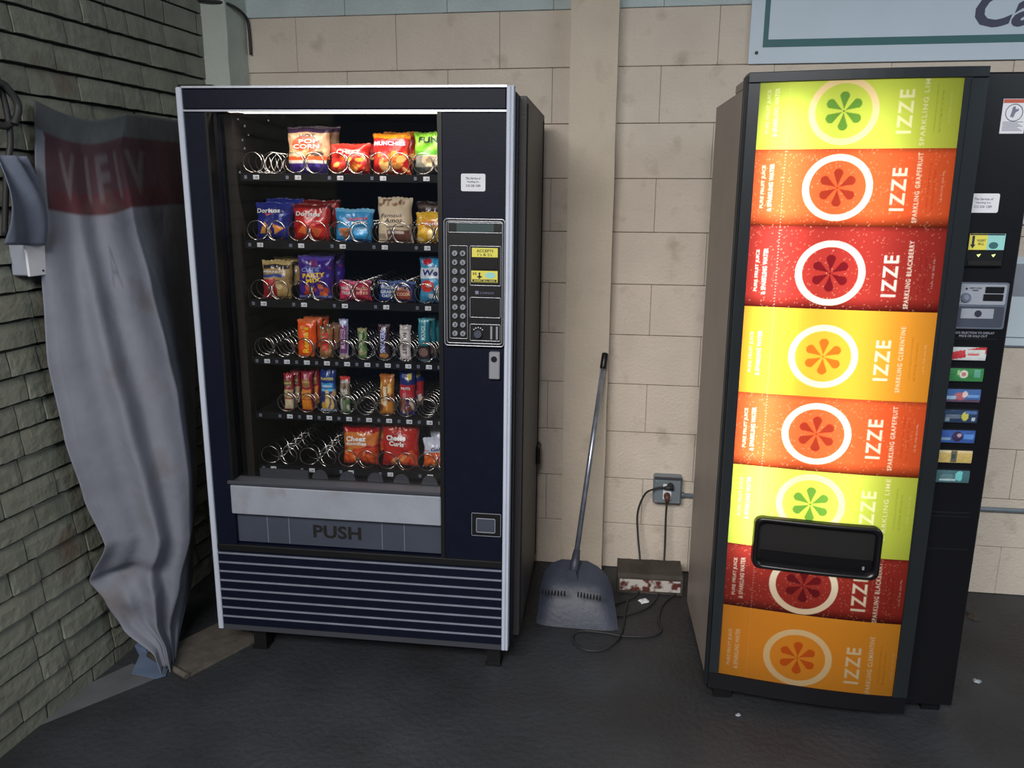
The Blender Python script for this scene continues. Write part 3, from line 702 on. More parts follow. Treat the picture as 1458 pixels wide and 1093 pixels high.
bars('cracker_pack', 'narrow red pack of pale sandwich crackers, leftmost on the fifth shelf', .219, .253, z5_, .882, (158, 30, 46),
     [('r', .08, .02, .95, .30, (214, 196, 160)), ('r', .08, .34, .95, .56, (200, 176, 136)), ('r', .1, .62, .9, .82, (120, 90, 60)), ('r', 0, .3, 1, .34, (150, 60, 50))],
     [('LANCE', .5, .74, .7, .05, (226, 200, 120))], G5, 31, .03, [(.012, .03, .004, 'second red pack of pale crackers, behind the front one'), (.024, .06, .006, 'third red pack of pale crackers, hindmost')])
bars('cracker_pack', 'narrow red pack of orange cheese crackers on the fifth shelf', .280, .320, z5_, .890, (150, 28, 52),
     [('r', .08, .02, .9, .28, (226, 136, 40)), ('r', .08, .30, .9, .54, (220, 140, 60)), ('r', .15, .6, .8, .80, (150, 110, 60))],
     [('LANCE', .5, .74, .6, .05, (226, 200, 120))], G5, 32, .03, [(.014, .03, .006, 'second red pack of orange crackers, behind the front one'), (.03, .06, .008, 'third red pack of orange crackers, hindmost')])
bars('peanut_tube', 'dark blue peanut tube bag with light blue band on the fifth shelf', .347, .400, z5_, .905, (30, 56, 124),
     [('r', .1, .54, .9, .66, (70, 160, 220)), ('r', .1, .48, .95, .52, (110, 190, 230)), ('chips', 9, .1, .08, .9, .42, .14, [(196, 160, 110), (226, 190, 120), (210, 170, 60)]), ('r', 0, 0, 1, .06, (170, 180, 200))],
     [('PLANTERS', .5, .76, .8, .06, (226, 210, 110), 0, .03), ('salted', .5, .6, .6, .05, Wt)], G5, 33, .03)
bars('trail_mix_tube', 'narrow multicoloured nut tube with a clear window on the fifth shelf', .415, .449, z5_, .878, (150, 130, 110),
     [('r', 0, .9, 1, 1, (200, 60, 60)), ('r', 0, .82, 1, .86, (190, 180, 190)), ('r', 0, .0, .45, .5, (120, 130, 120)), ('r', .6, 0, 1, .5, (90, 130, 80)), ('chips', 8, .1, .1, .9, .75, .14, [(210, 200, 190), (90, 80, 70), (180, 190, 170)])],
     [('TRAIL', .5, .62, .8, .07, Wt)], G5, 34, .028)
bars('honey_nut_tube', 'golden nut tube bag on the fifth shelf', .553, .601, z5_, .892, (190, 120, 44),
     [('chips', 16, .1, .05, .9, .8, .12, [(226, 160, 70), (140, 80, 40), (240, 200, 130), (120, 60, 30)]), ('r', .35, .2, .5, .7, (236, 216, 180)), ('r', 0, .88, 1, 1, (170, 100, 40))],
     [], G5, 35, .032)
bars('jerky_bag', 'dark blue and red nut bag on the fifth shelf', .620, .672, z5_, .908, (32, 46, 110),
     [('r', 0, .38, 1, .68, (176, 36, 50)), ('chips', 14, .1, .05, .9, .36, .12, [(150, 100, 80), (220, 190, 170), (110, 50, 40)]), ('r', .55, .8, .85, .92, (200, 180, 80))],
     [('NUTS', .45, .6, .6, .06, Wt)], G5, 36, .032, [(.02, .04, .004, 'second dark blue and red nut bag, behind the front one')])
z6_ = TZ[5] + .0135
Y6 = .17
bag('cheese_doodle_bag', 'orange and red cheese curl bag in the middle of the bottom shelf', .412, .542, z6_, .703, Y6, .06, (176, 34, 24),
    [('r', 0, .0, 1, .46, (204, 66, 28)), ('d', .66, .1, .16, (214, 120, 50)), ('e', .36, .66, .42, .22, (208, 120, 54)), ('chips', 16, .08, .06, .92, .36, .09, [(240, 110, 40), (226, 90, 40), (250, 150, 80)]), ('r', 0, .9, 1, 1, (180, 30, 34)), ('e', .22, .42, .08, .035, (180, 160, 60))],
    [('Cheez', .42, .70, .54, .13, Wt, .03, .04, .1), ('doodles', .42, .58, .56, .09, Wt, .02, .03, .1)], G6, .05, 41, behind=[(.03, .05, .012, 'second orange and red cheese curl bag, behind the front one')])
bag('cheese_curl_bag', 'red cheese curl bag with white lettering on the bottom shelf', .550, .682, z6_, .722, Y6, .06, (186, 38, 26),
    [('chips', 12, .08, .06, .92, .34, .12, [(236, 100, 40), (226, 80, 40), (250, 160, 90)]), ('r', 0, .88, 1, 1, (200, 60, 44)), ('e', .4, .66, .28, .12, (160, 28, 26))],
    [('Cheese', .42, .68, .5, .12, Wt, .03, .04), ('Curls', .44, .55, .4, .11, Wt, -.03, .04)], G6, .04, 42)
bag('cracker_fish_bag', 'white topped orange cracker bag at the right end of the bottom shelf', .692, .80, z6_, .672, Y6, .05, (222, 96, 34),
    [('r', 0, .62, 1, 1, (206, 210, 224)), ('chips', 14, .05, .05, .95, .5, .09, [(240, 130, 60), (210, 80, 30), (250, 170, 100)]), ('d', .62, .2, .05, (190, 196, 214))],
    [('Goldfish', .62, .68, .62, .12, (50, 50, 90), .05, .02, .15)], G6, .06, 43, sealc=(210, 214, 230))
bag('cracker_fish_bag', 'pale top of a second cracker bag, behind the white topped one', .70, .80, z6_ + .002, .708, Y6 + .06, .05, (196, 204, 222), [('r', 0, 0, 1, .5, (200, 100, 50))], [], G6, .06, 44)

# ------------------------------------------------------------------ soda machine
MO = Matrix.Translation((1.0575, -.8792, .0357)) @ Matrix.Rotation(.0561, 4, 'Z')
so = empty('drink_vending_machine', mw=MO)
tag(so, 'tall drink vending machine with glowing fruit panels on a bowed black door', 'vending machine')
OW, OH = .737, 1.849
def dep(s): return -(.004 + .08 * math.sin(PI / 2 * min(1, max(0, s) / .57)))
def xr(z): return .517 + .019 * (1 - z / 1.82)
c = MB()
c.box(0, .075, 0, .02, .56, 1.815); c.box(.717, .075, 0, .737, .56, 1.815); c.box(.02, .54, 0, .717, .56, 1.815)
c.box(.02, .075, 1.79, .717, .54, 1.815); c.box(.02, .075, 0, .717, .54, .03)
c.build('cabinet', M['socanb'], so)
MB().box(-.004, .012, 0, 0.0, .055, 1.842).box(-.006, .02, 0, -.003, .028, 1.842).box(-.006, .04, 0, -.003, .047, 1.842).box(0, .0, 0, .02, .078, 1.842).build('door_side', M['frame'], so)
MB().box(-.0, .075, 1.815, .70, .20, 1.842, bev=.004).build('top_cap', M['socanb'], so)
# bowed frame pieces
def bowed(x0, x1, z0, z1, front, back=.06, n=14, name='frame', m='frame', lip=0.006):
    mb = MB(); vs = []
    xs = [x0 + (x1 - x0) * i / n for i in range(n + 1)]
    for x in xs:
        yf = dep(x) - front
        vs += [(x, yf, z0 + .002), (x, yf, z1 - .002), (x, yf + .004, z1), (x, back, z1), (x, back, z0), (x, yf + .004, z0)]
    fs = [(6 * i + k, 6 * i + 6 + k, 6 * i + 6 + (k + 1) % 6, 6 * i + (k + 1) % 6) for i in range(n) for k in range(6)]
    fs += [tuple(range(6)), tuple(6 * n + k for k in range(5, -1, -1))]
    mb.add(vs, fs, 0, False); o = mb.build(name, M[m], so); return fix_normals(o)
bowed(0, .574, 1.822, OH, .006)
bowed(0, .574, .0, .056, .002, m='socblack')
bowed(0, .028, .056, 1.822, .006, n=4)
bowed(.534, .574, .056, 1.822, .006, n=6, m='frame')
# strip that fills the taper of the panel's right border
fr = MB(); n = 30
fr.add([(x, dep(x) - .004, z) for i in range(n + 1) for z in [.056 + (1.822 - .056) * i / n] for x in (xr(z), .536)], [(2 * i, 2 * i + 1, 2 * i + 3, 2 * i + 2) for i in range(n)])
fr.build('panel_edge', M['frame'], so)
MB().box(.02, .055, .03, .717, .075, 1.815).box(.028, .053, .056, .534, .055, 1.822).build('door_back', M['white'], so)
# the printed, backlit bands
LIME = dict(base=(206, 226, 92), ring=(250, 226, 176), pet=(104, 158, 62), txt=(246, 250, 200), dark=(140, 170, 60), name='SPARKLING LIME')
GRAPE = dict(base=(238, 104, 58), ring=(255, 250, 228), pet=(158, 56, 38), txt=(255, 248, 226), dark=(190, 50, 26), name='SPARKLING GRAPEFRUIT', drops=1)
BLACK = dict(base=(168, 56, 50), ring=(255, 252, 236), pet=(112, 24, 34), txt=(255, 250, 240), dark=(120, 14, 22), name='SPARKLING BLACKBERRY', drops=1)
CLEM = dict(base=(250, 178, 62), ring=(255, 244, 204), pet=(226, 110, 34), txt=(255, 250, 220), dark=(206, 120, 30), name='SPARKLING CLEMENTINE')
bands = [(1.651, 1.822, LIME, 1.746), (1.450, 1.651, GRAPE, 1.551), (1.225, 1.450, BLACK, 1.324), (.975, 1.225, CLEM, 1.092), (.754, .975, GRAPE, .866),
         (.502, .754, LIME, .652), (.296, .502, BLACK, .392), (.056, .296, CLEM, .151)]
NX = 300; dxg = (.536 - .026) / NX
for bi, (zb, zt, T, zc) in enumerate(bands):
    nz = max(8, int(round((zt - zb) / .0017))); dz = (zt - zb) / nz
    gx = .026 + dxg * np.arange(NX + 1); gz = zb + dz * np.arange(nz + 1)
    X, Z = np.meshgrid(gx, gz)
    col = np.empty(X.shape + (3,)); col[:] = NC(T['base'])
    gsc = (.087 + .010 * (1.75 - zc) / 1.6) / .09
    def put(cov, c_):
        col[:] = col * (1 - cov[..., None]) + NC(c_) * cov[..., None]
    k = 1 + .035 * (1 - zc / 1.82); cx = .246 * k
    ds = min(zt - zc, zc - zb)
    # darker can edge printed along the bottom (and top) of the deep coloured cans
    if T.get('drops'):
        e = np.clip((zb + .034 - Z) / .034, 0, 1) ** 1.1; e2 = np.clip((Z - zt + .014) / .014, 0, 1)
        col *= (1 - .88 * np.maximum(e, e2 * .5))[..., None]
        R = np.random.RandomState(bi)
        for _ in range(520):
            a_, b_, r0 = R.uniform(.03, .52), R.uniform(zb, zt), R.uniform(.0008, .0021)
            i0, i1 = int((a_ - r0 - .026) / dxg), int((a_ + r0 - .026) / dxg) + 2; j0, j1 = max(0, int((b_ - r0 - zb) / dz)), int((b_ + r0 - zb) / dz) + 2
            sl = (slice(j0, j1), slice(max(i0, 0), i1)); m = np.clip(1.4 - np.hypot(X[sl] - a_, Z[sl] - b_) / r0, 0, 1) * .28
            col[sl] = col[sl] * (1 - m[..., None]) + np.array([1, .75, .5]) * m[..., None]
    rr = np.hypot((X - cx) / 1.03, Z - zc); ro, ri = .0885 * gsc, .0715 * gsc; aa = .0012
    put(np.clip((ro - rr) / aa + .5, 0, 1) * np.clip((rr - ri) / aa + .5, 0, 1), T['ring'])
    for j in range(6):
        an = PI / 2 + j * PI / 3; ca, sa = math.cos(an), math.sin(an)
        p = ((X - cx) * ca + (Z - zc) * sa) / gsc; q_ = (-(X - cx) * sa + (Z - zc) * ca) / gsc
        # teardrop: round at the outer end, pointed at the centre
        w_ = np.where(p < .038, np.clip((p - .003) / .035, 0, 1) ** 1.15 * .0125, np.sqrt(np.clip(.0125 ** 2 - (p - .038) ** 2, 0, 1)))
        cov = np.clip((w_ - np.abs(q_)) / aa + .5, 0, 1) * (p > .004) * (p < .0508)
        put(cov, T['pet'])
    r2 = np.hypot(X - cx, Z - zc); put(np.clip((.0035 * gsc - r2) / aa, 0, 1), T['pet'])
    cov = np.zeros(X.shape)
    ar = lambda s, x_, c_, w_, h_, bold, sh=0, sp=1.0: raster(cov, s, x_ * k, zc + c_ * gsc, w_ * gsc, h_ * gsc, .026, zb, dxg, dz, rot=PI / 2, bold=bold, shear=sh, sp=sp)
    ar('IZZE', .399, -.004, .112, .038, .022, 0, 1.22); put(cov, T['txt']); cov[:] = 0
    ar(T['name'], .4465, .0, .182, .0125, .018, 0, 1.2); put(cov, T['txt']); cov[:] = 0
    ar('PURE FRUIT JUICE', .0555, .002, .116, .0115, .012); ar('& SPARKLING WATER', .0755, .0, .128, .0115, .012); put(cov, T['txt'])
    cov[:] = 0
    ar('CONTAINS NO JUICE FROM SPARKLING', .474, .005, .12, .0052, 0); ar('SEE TOP PANEL FOR NUTRITION', .487, -.005, .105, .0052, 0); put(cov * .75, T['dark'])
    cov[:] = 0; zz = zb
    while zz < zt:
        d2 = np.hypot(X - .1075 * k, Z - zz); cov = np.maximum(cov, np.clip((.0016 - d2) / .001 + .4, 0, 1)); zz += .0085
    put(cov * .38, T['txt'])
    cov = np.zeros(X.shape); ar('12 FL OZ 355 ML', .508, .005, .08, .0045, 0); put(cov * .6, T['txt'])
    # squeeze to the tapering border and bow it
    tx = (X - .026) / (.536 - .026); XR = .517 + .019 * (1 - Z / 1.82); PX = .026 + tx * (XR + .002 - .026)
    PY = -(.004 + .08 * np.sin(PI / 2 * np.minimum(1, PX / .57))) + .002
    co = np.stack([PX, PY, Z], -1).reshape(-1, 3).astype(np.float32)
    me = bpy.data.meshes.new('graphic_panel'); nvx = NX + 1; nq = NX * nz
    me.vertices.add(len(co)); me.vertices.foreach_set('co', co.ravel())
    jj, ii = np.meshgrid(np.arange(nz), np.arange(NX), indexing='ij'); a0 = (jj * nvx + ii).ravel()
    quad = np.stack([a0, a0 + 1, a0 + nvx + 1, a0 + nvx], -1).astype(np.int32)
    me.loops.add(nq * 4); me.loops.foreach_set('vertex_index', quad.ravel())
    me.polygons.add(nq); me.polygons.foreach_set('loop_start', np.arange(0, nq * 4, 4, dtype=np.int32))
    at_ = me.color_attributes.new('print', 'FLOAT_COLOR', 'POINT'); cc = np.ones((len(co), 4), np.float32); cc[:, :3] = col.reshape(-1, 3); at_.data.foreach_set('color', cc.ravel())
    me.materials.append(M['backlit']); me.update(calc_edges=True)
    ob = bpy.data.objects.new('graphic_panel', me); COL.objects.link(ob); ob.parent = so
    ob['label'] = ['lime', 'grapefruit', 'blackberry', 'clementine', 'second grapefruit', 'second lime', 'second blackberry', 'second clementine'][bi] + ' panel with a ringed six petal flower'
for x, p, w_ in ((.115, 2.7, .05), (.33, 1.7, .06)):
    a = area('panel_lamp', (0, 0, 0), (0, 1, 0), w_, 1.28, p, (1, .96, .88)); a.parent = so
    a.location = (x, .045, 1.12); a.rotation_euler = (math.radians(-90), 0, 0)
# delivery port
dp = MB(); P0 = rrect(.098, .440, .448, .603, .024, 6)
def onb(p, off): return (p[0], dep(p[0]) - off, p[1])
def inset(p, d_): cx_, cz_ = .273, .5215; return (cx_ + (p[0] - cx_) * (1 - d_ / .175), cz_ + (p[1] - cz_) * (1 - d_ / .0815))
def dens(P):
    o = []
    for i in range(len(P)):
        a_, b_ = P[i], P[(i + 1) % len(P)]; L_ = math.hypot(b_[0] - a_[0], b_[1] - a_[1]); m_ = max(1, int(L_ / .02))
        o += [(a_[0] + (b_[0] - a_[0]) * t / m_, a_[1] + (b_[1] - a_[1]) * t / m_) for t in range(m_)]
    return o
P0 = dens(P0); n = len(P0)
rings = [[onb(p, -.004) for p in P0], [onb(p, .018) for p in P0], [onb(inset(p, .003), .022) for p in P0], [onb(inset(p, .012), .022) for p in P0], [onb(inset(p, .016), .004) for p in P0]]
vs = [v for r in rings for v in r]
fs = [(k * n + i, k * n + (i + 1) % n, (k + 1) * n + (i + 1) % n, (k + 1) * n + i) for k in range(4) for i in range(n)]
dpo = fix_normals(dp.add(vs, fs, 0, True).build('delivery_port', M['socblack'], so))
t = MB()
t.grid(lambda a_, b_: (.106 + .334 * a_, dep(.106 + .334 * a_) - .004, .448 + .147 * b_), 14, 2); t.build('port_recess', M['blackmat'], dpo)
t = MB(); t.grid(lambda a_, b_: (.118 + .31 * a_, dep(.118 + .31 * a_) - .006 - .012 * b_, .458 + .045 * b_), 14, 3); t.build('port_flap', M['black'], dpo)
MB().box(.40, dep(.4) - .021, .472, .406, dep(.4) - .018, .482).build('flap_glint', M['chrome'], dpo)
# selection side
YS = -.03
sp = MB().box(.572, YS, 0, .737, .06, 1.842, bev=.004).build('selection_panel', M['socblack'], so)
MB().box(.58, YS - .0012, 1.146, .712, YS, 1.148).box(.576, YS - .0012, .634, .707, YS, .636).box(.576, YS - .0012, .622, .707, YS, .6235).box(.60, YS - .0012, .520, .715, YS, .5215).build('panel_seam', M['frame'], so)
def tex(name, parent, specs, m):
    t = MB()
    for s, x, z, w_, h_, y_ in specs: put_text(t, s, x, z, w_, h_, lambda a_, b_: y_, bold=.01)
    return t.build(name, m, parent)
tex('lettering', sp, [('PRESS SELECTION TO DISPLAY', .648, 1.164, .11, .0062, YS - .0005), ('PRICE OR SOLD OUT', .648, 1.155, .075, .0062, YS - .0005)], M['sill'])
ws = MB().box(.643, YS - .0012, 1.690, .703, YS + .001, 1.776).build('warning_sticker', M['white'], sp)
MB().box(.644, YS - .0018, 1.766, .702, YS - .001, 1.775).build('warning_band', M['redp'], ws)
t = MB(); t.tube([(.673 + .021 * math.cos(2 * PI * k / 24), YS - .0015, 1.742 + .021 * math.sin(2 * PI * k / 24)) for k in range(24)], .0011, 4, closed=True)
t.prism([(.664, 1.732), (.672, 1.730), (.676, 1.742), (.684, 1.748), (.682, 1.752), (.676, 1.750), (.674, 1.758), (.668, 1.756), (.667, 1.746)], 'y', YS - .0018, YS - .001)
for k in range(7): t.box(.648, YS - .0016, 1.697 + k * .0035, .698 - (k % 3) * .006, YS - .001, 1.6985 + k * .0035)
t.build('warning_print', M['inkgrey'], ws)
st = MB().prism(rrect(.586, 1.488, .667, 1.538, .005), 'y', YS - .0012, YS + .001).build('service_sticker', M['white'], sp)
tex('lettering', st, [('The Service of', .627, 1.524, .048, .0065, YS - .0013), ('Vending Inc.', .627, 1.514, .04, .0065, YS - .0013), ('210 258 1289', .627, 1.504, .045, .0065, YS - .0013)], M['inkgrey'])
ba = MB().box(.594, YS - .012, 1.345, .694, YS + .002, 1.436, bev=.003).build('bill_acceptor', M['black'], sp)
MB().box(.599, YS - .0135, 1.391, .645, YS - .012, 1.434).build('bill_label', M['yellow'], ba)
MB().box(.645, YS - .0135, 1.391, .690, YS - .012, 1.434).build('bill_label', M['cyan'], ba)
t = MB(); t.box(.606, YS - .0142, 1.403, .612, YS - .0134, 1.428); t.prism([(.602, 1.405), (.616, 1.405), (.609, 1.395)], 'y', YS - .0142, YS - .0134)
put_text(t, 'INSERT', .63, 1.416, .022, .006, lambda a_, b_: YS - .0136); put_text(t, 'BILL', .63, 1.407, .015, .006, lambda a_, b_: YS - .0136)
t.box(.60, YS - .0142, 1.430, .688, YS - .0134, 1.4335)
tag(t.build('label_print', M['ink'], ba), kind='stuff')
t = MB(); t.prism([(.662 + .012 * math.cos(2 * PI * k / 12), 1.403 + .009 * math.sin(2 * PI * k / 12)) for k in range(12)], 'y', YS - .0142, YS - .0134); t.build('label_print', M['teal'], ba)
for x in (.628, .666): MB().prism([(x - .005, 1.378), (x + .005, 1.380), (x, 1.372)], 'y', YS - .014, YS - .012).build('arrow_light', M['led'], ba)
MB().box(.602, YS - .015, 1.350, .688, YS - .010, 1.362).build('bill_slot', M['blackmat'], ba)
cp2 = MB().prism(rrect(.576, 1.176, .722, 1.303, .006), 'y', YS - .006, YS + .002).build('coin_plate', M['silver'], sp)
MB().prism(rrect(.582, 1.243, .716, 1.298, .005), 'y', YS - .008, YS - .005).build('coin_face', M['sill'], cp2)
MB().prism(rrect(.580, 1.182, .716, 1.238, .005), 'y', YS - .008, YS - .005).build('return_face', M['flap'], cp2)
MB().box(.604, YS - .0105, 1.204, .690, YS - .0075, 1.232, bev=.0015).build('return_window', M['sill'], cp2)
MB().cyl((.648, YS - .013, 1.219), (.648, YS - .010, 1.219), .009, 14).build('return_knob', M['ink'], cp2)
MB().cyl((.610, YS - .016, 1.263), (.610, YS - .007, 1.263), .0125, 10).build('coin_lever', M['silver'], cp2)
MB().cyl((.610, YS - .018, 1.263), (.610, YS - .0155, 1.263), .007, 10).build('lever_cap', M['inkgrey'], cp2)
MB().box(.660, YS - .011, 1.275, .708, YS - .007, 1.292, bev=.001).build('coin_slot', M['black'], cp2)
MB().box(.657, YS - .011, 1.254, .708, YS - .007, 1.272, bev=.001).build('coin_slot', M['black'], cp2)
t = MB(); t.cyl((.611, YS - .009, 1.286), (.611, YS - .0078, 1.286), .003, 8); put_text(t, 'INSERT COINS', .634, 1.288, .032, .004, lambda a_, b_: YS - .0083, bold=.02); put_text(t, 'HERE', .634, 1.282, .016, .004, lambda a_, b_: YS - .0083, bold=.02)
t.build('lettering', M['ink'], cp2)
# seven selection buttons with can pictures
BT = [((196, 202, 204), [('d', .55, .5, .30, (190, 60, 66)), ('r', .45, .1, .95, .45, (206, 214, 214)), ('r', .42, .5, .95, .8, (200, 208, 206)), ('r', .5, .35, .8, .5, (206, 110, 112))], 'cola', 'white button picturing a red can'),
      ((60, 130, 76), [('e', .45, .55, .12, .3, (206, 206, 196)), ('e', .45, .55, .07, .17, (176, 120, 110)), ('r', .75, .3, .92, .9, (96, 160, 140)), ('r', .27, .45, .33, .85, (150, 190, 140))], '7', 'green button picturing a round logo'),
      ((70, 104, 160), [('r', .0, .0, 1, .2, (96, 76, 100)), ('e', .42, .45, .18, .3, (170, 100, 110)), ('e', .56, .6, .08, .24, (210, 190, 190)), ('r', .0, .2, .3, .45, (150, 180, 210)), ('r', .65, .35, .95, .6, (110, 150, 210))], '', 'blue button with a red and white figure'),
      ((44, 62, 92), [('e', .64, .5, .1, .36, (190, 190, 90)), ('r', .1, .3, .5, .65, (96, 110, 130)), ('r', .1, .1, .2, .4, (130, 150, 160)), ('r', .84, .12, .93, .4, (190, 200, 210)), ('r', .65, .7, .95, .9, (80, 110, 160))], '', 'dark blue button with a yellow spot'),
      ((58, 90, 160), [('e', .5, .5, .16, .42, (60, 50, 80)), ('e', .55, .6, .06, .16, (170, 150, 170)), ('r', .0, .2, .3, .4, (120, 150, 180)), ('r', .68, .3, .95, .7, (90, 140, 210))], '', 'blue button with a dark centre'),
      ((196, 172, 104), [('r', .38, .05, .56, .95, (96, 96, 84)), ('r', .0, .8, .38, 1, (210, 200, 160)), ('r', .6, .8, 1, 1, (210, 190, 150)), ('r', .42, .3, .5, .7, (60, 76, 76))], '', 'tan button with a dark centre band'),
      ((70, 104, 112), [('e', .72, .55, .14, .4, (110, 190, 190)), ('r', .15, .15, .6, .3, (170, 200, 200)), ('e', .35, .5, .2, .22, (96, 130, 136)), ('r', .8, .2, .85, .8, (60, 110, 110))], '', 'grey teal button with a pale drop')]
for k, (bc, lay, _, lab) in enumerate(BT):
    zt = 1.1245 - k * .0598; z0 = zt - .0365; x0 = .5915 + .0003 * k; x1 = x0 + .0945
    rim = MB().prism(rrect(x0 - .002, z0 - .002, x1 + .002, zt + .002, .004), 'y', YS - .006, YS + .001).build('selection_button', M['frame'], sp)
    rim['label'] = lab
    g0 = MB().grid(lambda a_, b_: (x0 + (x1 - x0) * a_, YS - .0068 - .0015 * math.sin(PI * b_), z0 + (zt - z0) * b_), 40, 18)
    U = np.array([i / 40 for j in range(19) for i in range(41)]); V = np.array([j / 18 for j in range(19) for i in range(41)])
    g0.build('picture_insert', M['print'], rim, paint(U, V, bc, lay, k))
for x in (.02, .66):
    MB().box(x, -.002, -.0352, x + .055, .05, 0).build('foot', M['black'], so)
    MB().box(x, .48, -.0352, x + .055, .53, 0).build('foot', M['black'], so)
MB().box(.0, .01, -.012, .737, .06, 0).build('base_rail', M['black'], so)

# ------------------------------------------------------------------ sign and fittings on the back wall
sg = empty('wall_sign', (1.155, -.012, 2.031)); tag(sg, 'large white sign with a teal border and dark italic lettering, above the drink machine', 'sign')
MB().box(0, 0, 0, 2.35, .008, 1.0, bev=.001).build('sign_board', M['signp'], sg)
b = MB(); b.box(.048, -.001, .056, 2.30, .0005, .082); b.box(.048, -.001, .082, .066, .0005, .944); b.box(2.282, -.001, .082, 2.30, .0005, .944); b.box(.048, -.001, .918, 2.30, .0005, .944)
b.build('border', M['teal'], sg)
t = MB(); put_text(t, 'Ca', .858, .168, .205, .125, lambda x, z: 0, bold=.03, shear=.25)
t.build('lettering', M['signink'], sg)
MB().cyl((.028, -.004, .038), (.028, 0, .038), .006, 10).build('screw', M['black'], sg)
MB().cyl((2.322, -.004, .038), (2.322, 0, .038), .006, 10).build('screw', M['black'], sg)

pb = empty('notice_board', (1.98, -.008, 1.015)); tag(pb, 'pale blue notice sheet on the wall right of the drink machine', 'notice')
MB().box(0, 0, 0, .62, .006, .335).build('sheet', M['notice'], pb)
MB().box(0, -.004, 0, .62, .002, .006).box(0, -.002, .035, .62, .001, .038).build('bottom_edge', M['outlet'], pb)
MB().box(.09, -.0015, .19, .5, .001, .31).build('paper', M['sill'], pb)
pc = empty('notice_sheet', (1.98, -.008, 1.465)); tag(pc, 'upper pale notice sheet on the wall right of the drink machine', 'notice')
MB().box(0, 0, 0, .62, .005, .40).build('sheet', M['notice'], pc)
MB().box(0, -.002, .0, .62, .001, .004).box(0, -.002, .12, .62, .001, .123).build('bottom_edge', M['outlet'], pc)

cd = MB()
cd.tube([(1.000, -.012, .350), (1.3, -.012, .352), (1.9, -.012, .362), (2.9, -.012, .372)], .0095, 10)
tag(cd.build('conduit', M['outlet']), 'grey metal conduit running along the wall from the outlet box', 'pipe')
ob = empty('outlet_box', (.887, 0, .322)); tag(ob, 'grey metal outlet box on the wall with two plugs in it', 'outlet')
MB().box(0, -.048, 0, .116, 0, .116, bev=.006).build('box', M['outlet'], ob)
MB().box(.004, -.053, .004, .112, -.047, .106, bev=.003).build('cover_plate', M['outlet'], ob)
MB().box(.004, -.054, .106, .112, -.046, .116).build('cover_hinge', M['ledge'], ob)
t = MB().box(.040, -.0545, .022, .074, -.052, .088, bev=.001)
t.build('receptacle', M['white'], ob)
for x, z in ((.012, .012), (.104, .012), (.012, .1), (.104, .1)): MB().cyl((x, -.055, z), (x, -.052, z), .003, 8).build('screw', M['chrome'], ob)
MB().cyl((.116, -.012, .03), (.128, -.012, .03), .013, 12).build('connector', M['outlet'], ob)

def smooth(pts, k=8):
    P = [Vector(p) for p in pts]; o = []
    for i in range(len(P) - 1):
        a, b, c_, d_ = P[max(i - 1, 0)], P[i], P[i + 1], P[min(i + 2, len(P) - 1)]
        for j in range(k):
            t = j / k; o.append(.5 * ((2 * b) + (-a + c_) * t + (2 * a - 5 * b + 4 * c_ - d_) * t * t + (-a + 3 * b - 3 * c_ + d_) * t ** 3))
    return o + [P[-1]]
def cord(name, label, pts, plug, pm, r=.0042):
    e = empty(name, pts[-1][:2] + (0,)); tag(e, label, 'cord'); off = Vector(e.location)
    MB().tube([p - off for p in smooth(pts)], r, 8).build('flex', M['cable'], e)
    if plug:
        m_ = MB()
        for a_, b_, r_1, r_2 in plug: m_.tube([Vector(a_) - off, Vector(b_) - off], [r_1, r_2], 10)
        m_.build('plug', pm, e)
    return e
cord('power_cord', 'black power cord looping left from the upper socket of the outlet box', [(.938, -.075, .398), (.915, -.08, .405), (.885, -.075, .392), (.853, -.06, .362), (.828, -.06, .283), (.832, -.07, .19), (.846, -.11, .08), (.845, -.2, .012), (.83, -.257, .005), (.776, -.312, .005), (.72, -.36, .005)],
     [((.955, -.053, .402), (.955, -.072, .402), .015, .013), ((.966, -.068, .402), (.93, -.074, .400), .012, .007)], M['cable'])
cord('power_cord', 'dark power cord hanging straight down from the brown lower plug', [(.944, -.068, .352), (.9435, -.07, .31), (.943, -.07, .26), (.945, -.08, .13), (.94, -.13, .03), (.929, -.194, .005), (.885, -.328, .005), (.804, -.407, .005), (.74, -.43, .005)],
     [((.944, -.053, .362), (.944, -.078, .360), .014, .013), ((.944, -.07, .368), (.944, -.07, .336), .013, .007)], M['brownplug'])
cord('power_cord', 'loose cord coiled on the floor in front of the dustpan', [(.998, -.201, .005), (.94, -.297, .005), (.917, -.42, .005), (.925, -.505, .005), (.881, -.552, .005), (.793, -.566, .005), (.72, -.555, .005), (.64, -.555, .006), (.608, -.585, .005), (.615, -.641, .005), (.659, -.68, .005), (.72, -.666, .005), (.768, -.6, .012), (.785, -.50, .006), (.79, -.40, .014), (.80, -.31, .012)], None, None)

# block of old timber by the wall
bk = empty('timber_block', (.757, -.225, 0), (0, 0, .04)); tag(bk, 'weathered block with peeling white front lying against the wall under the outlet', 'block')
R = random.Random(8); t = MB()
nx = 16; prof = [(0, 0), (0, .068), (.010, .080), (.120, .092), (.135, .085), (.135, 0)]
vs = []
for i in range(nx + 1):
    for (y_, z_) in prof: vs.append((.258 * i / nx, y_ + R.uniform(-.0015, .0015), max(0, z_ + R.uniform(-.0015, .0015)) if z_ else 0))
m_ = len(prof); fs = [(m_ * i + k, m_ * i + m_ + k, m_ * i + m_ + (k + 1) % m_, m_ * i + (k + 1) % m_) for i in range(nx) for k in range(m_)] + [tuple(range(m_)), tuple(m_ * nx + k for k in range(m_ - 1, -1, -1))]
fix_normals(t.add(vs, fs).build('body', M['wood'], bk))
MB().box(.008, -.0035, .012, .250, .0, .060, bev=.001).build('painted_face', M['peel'], bk)

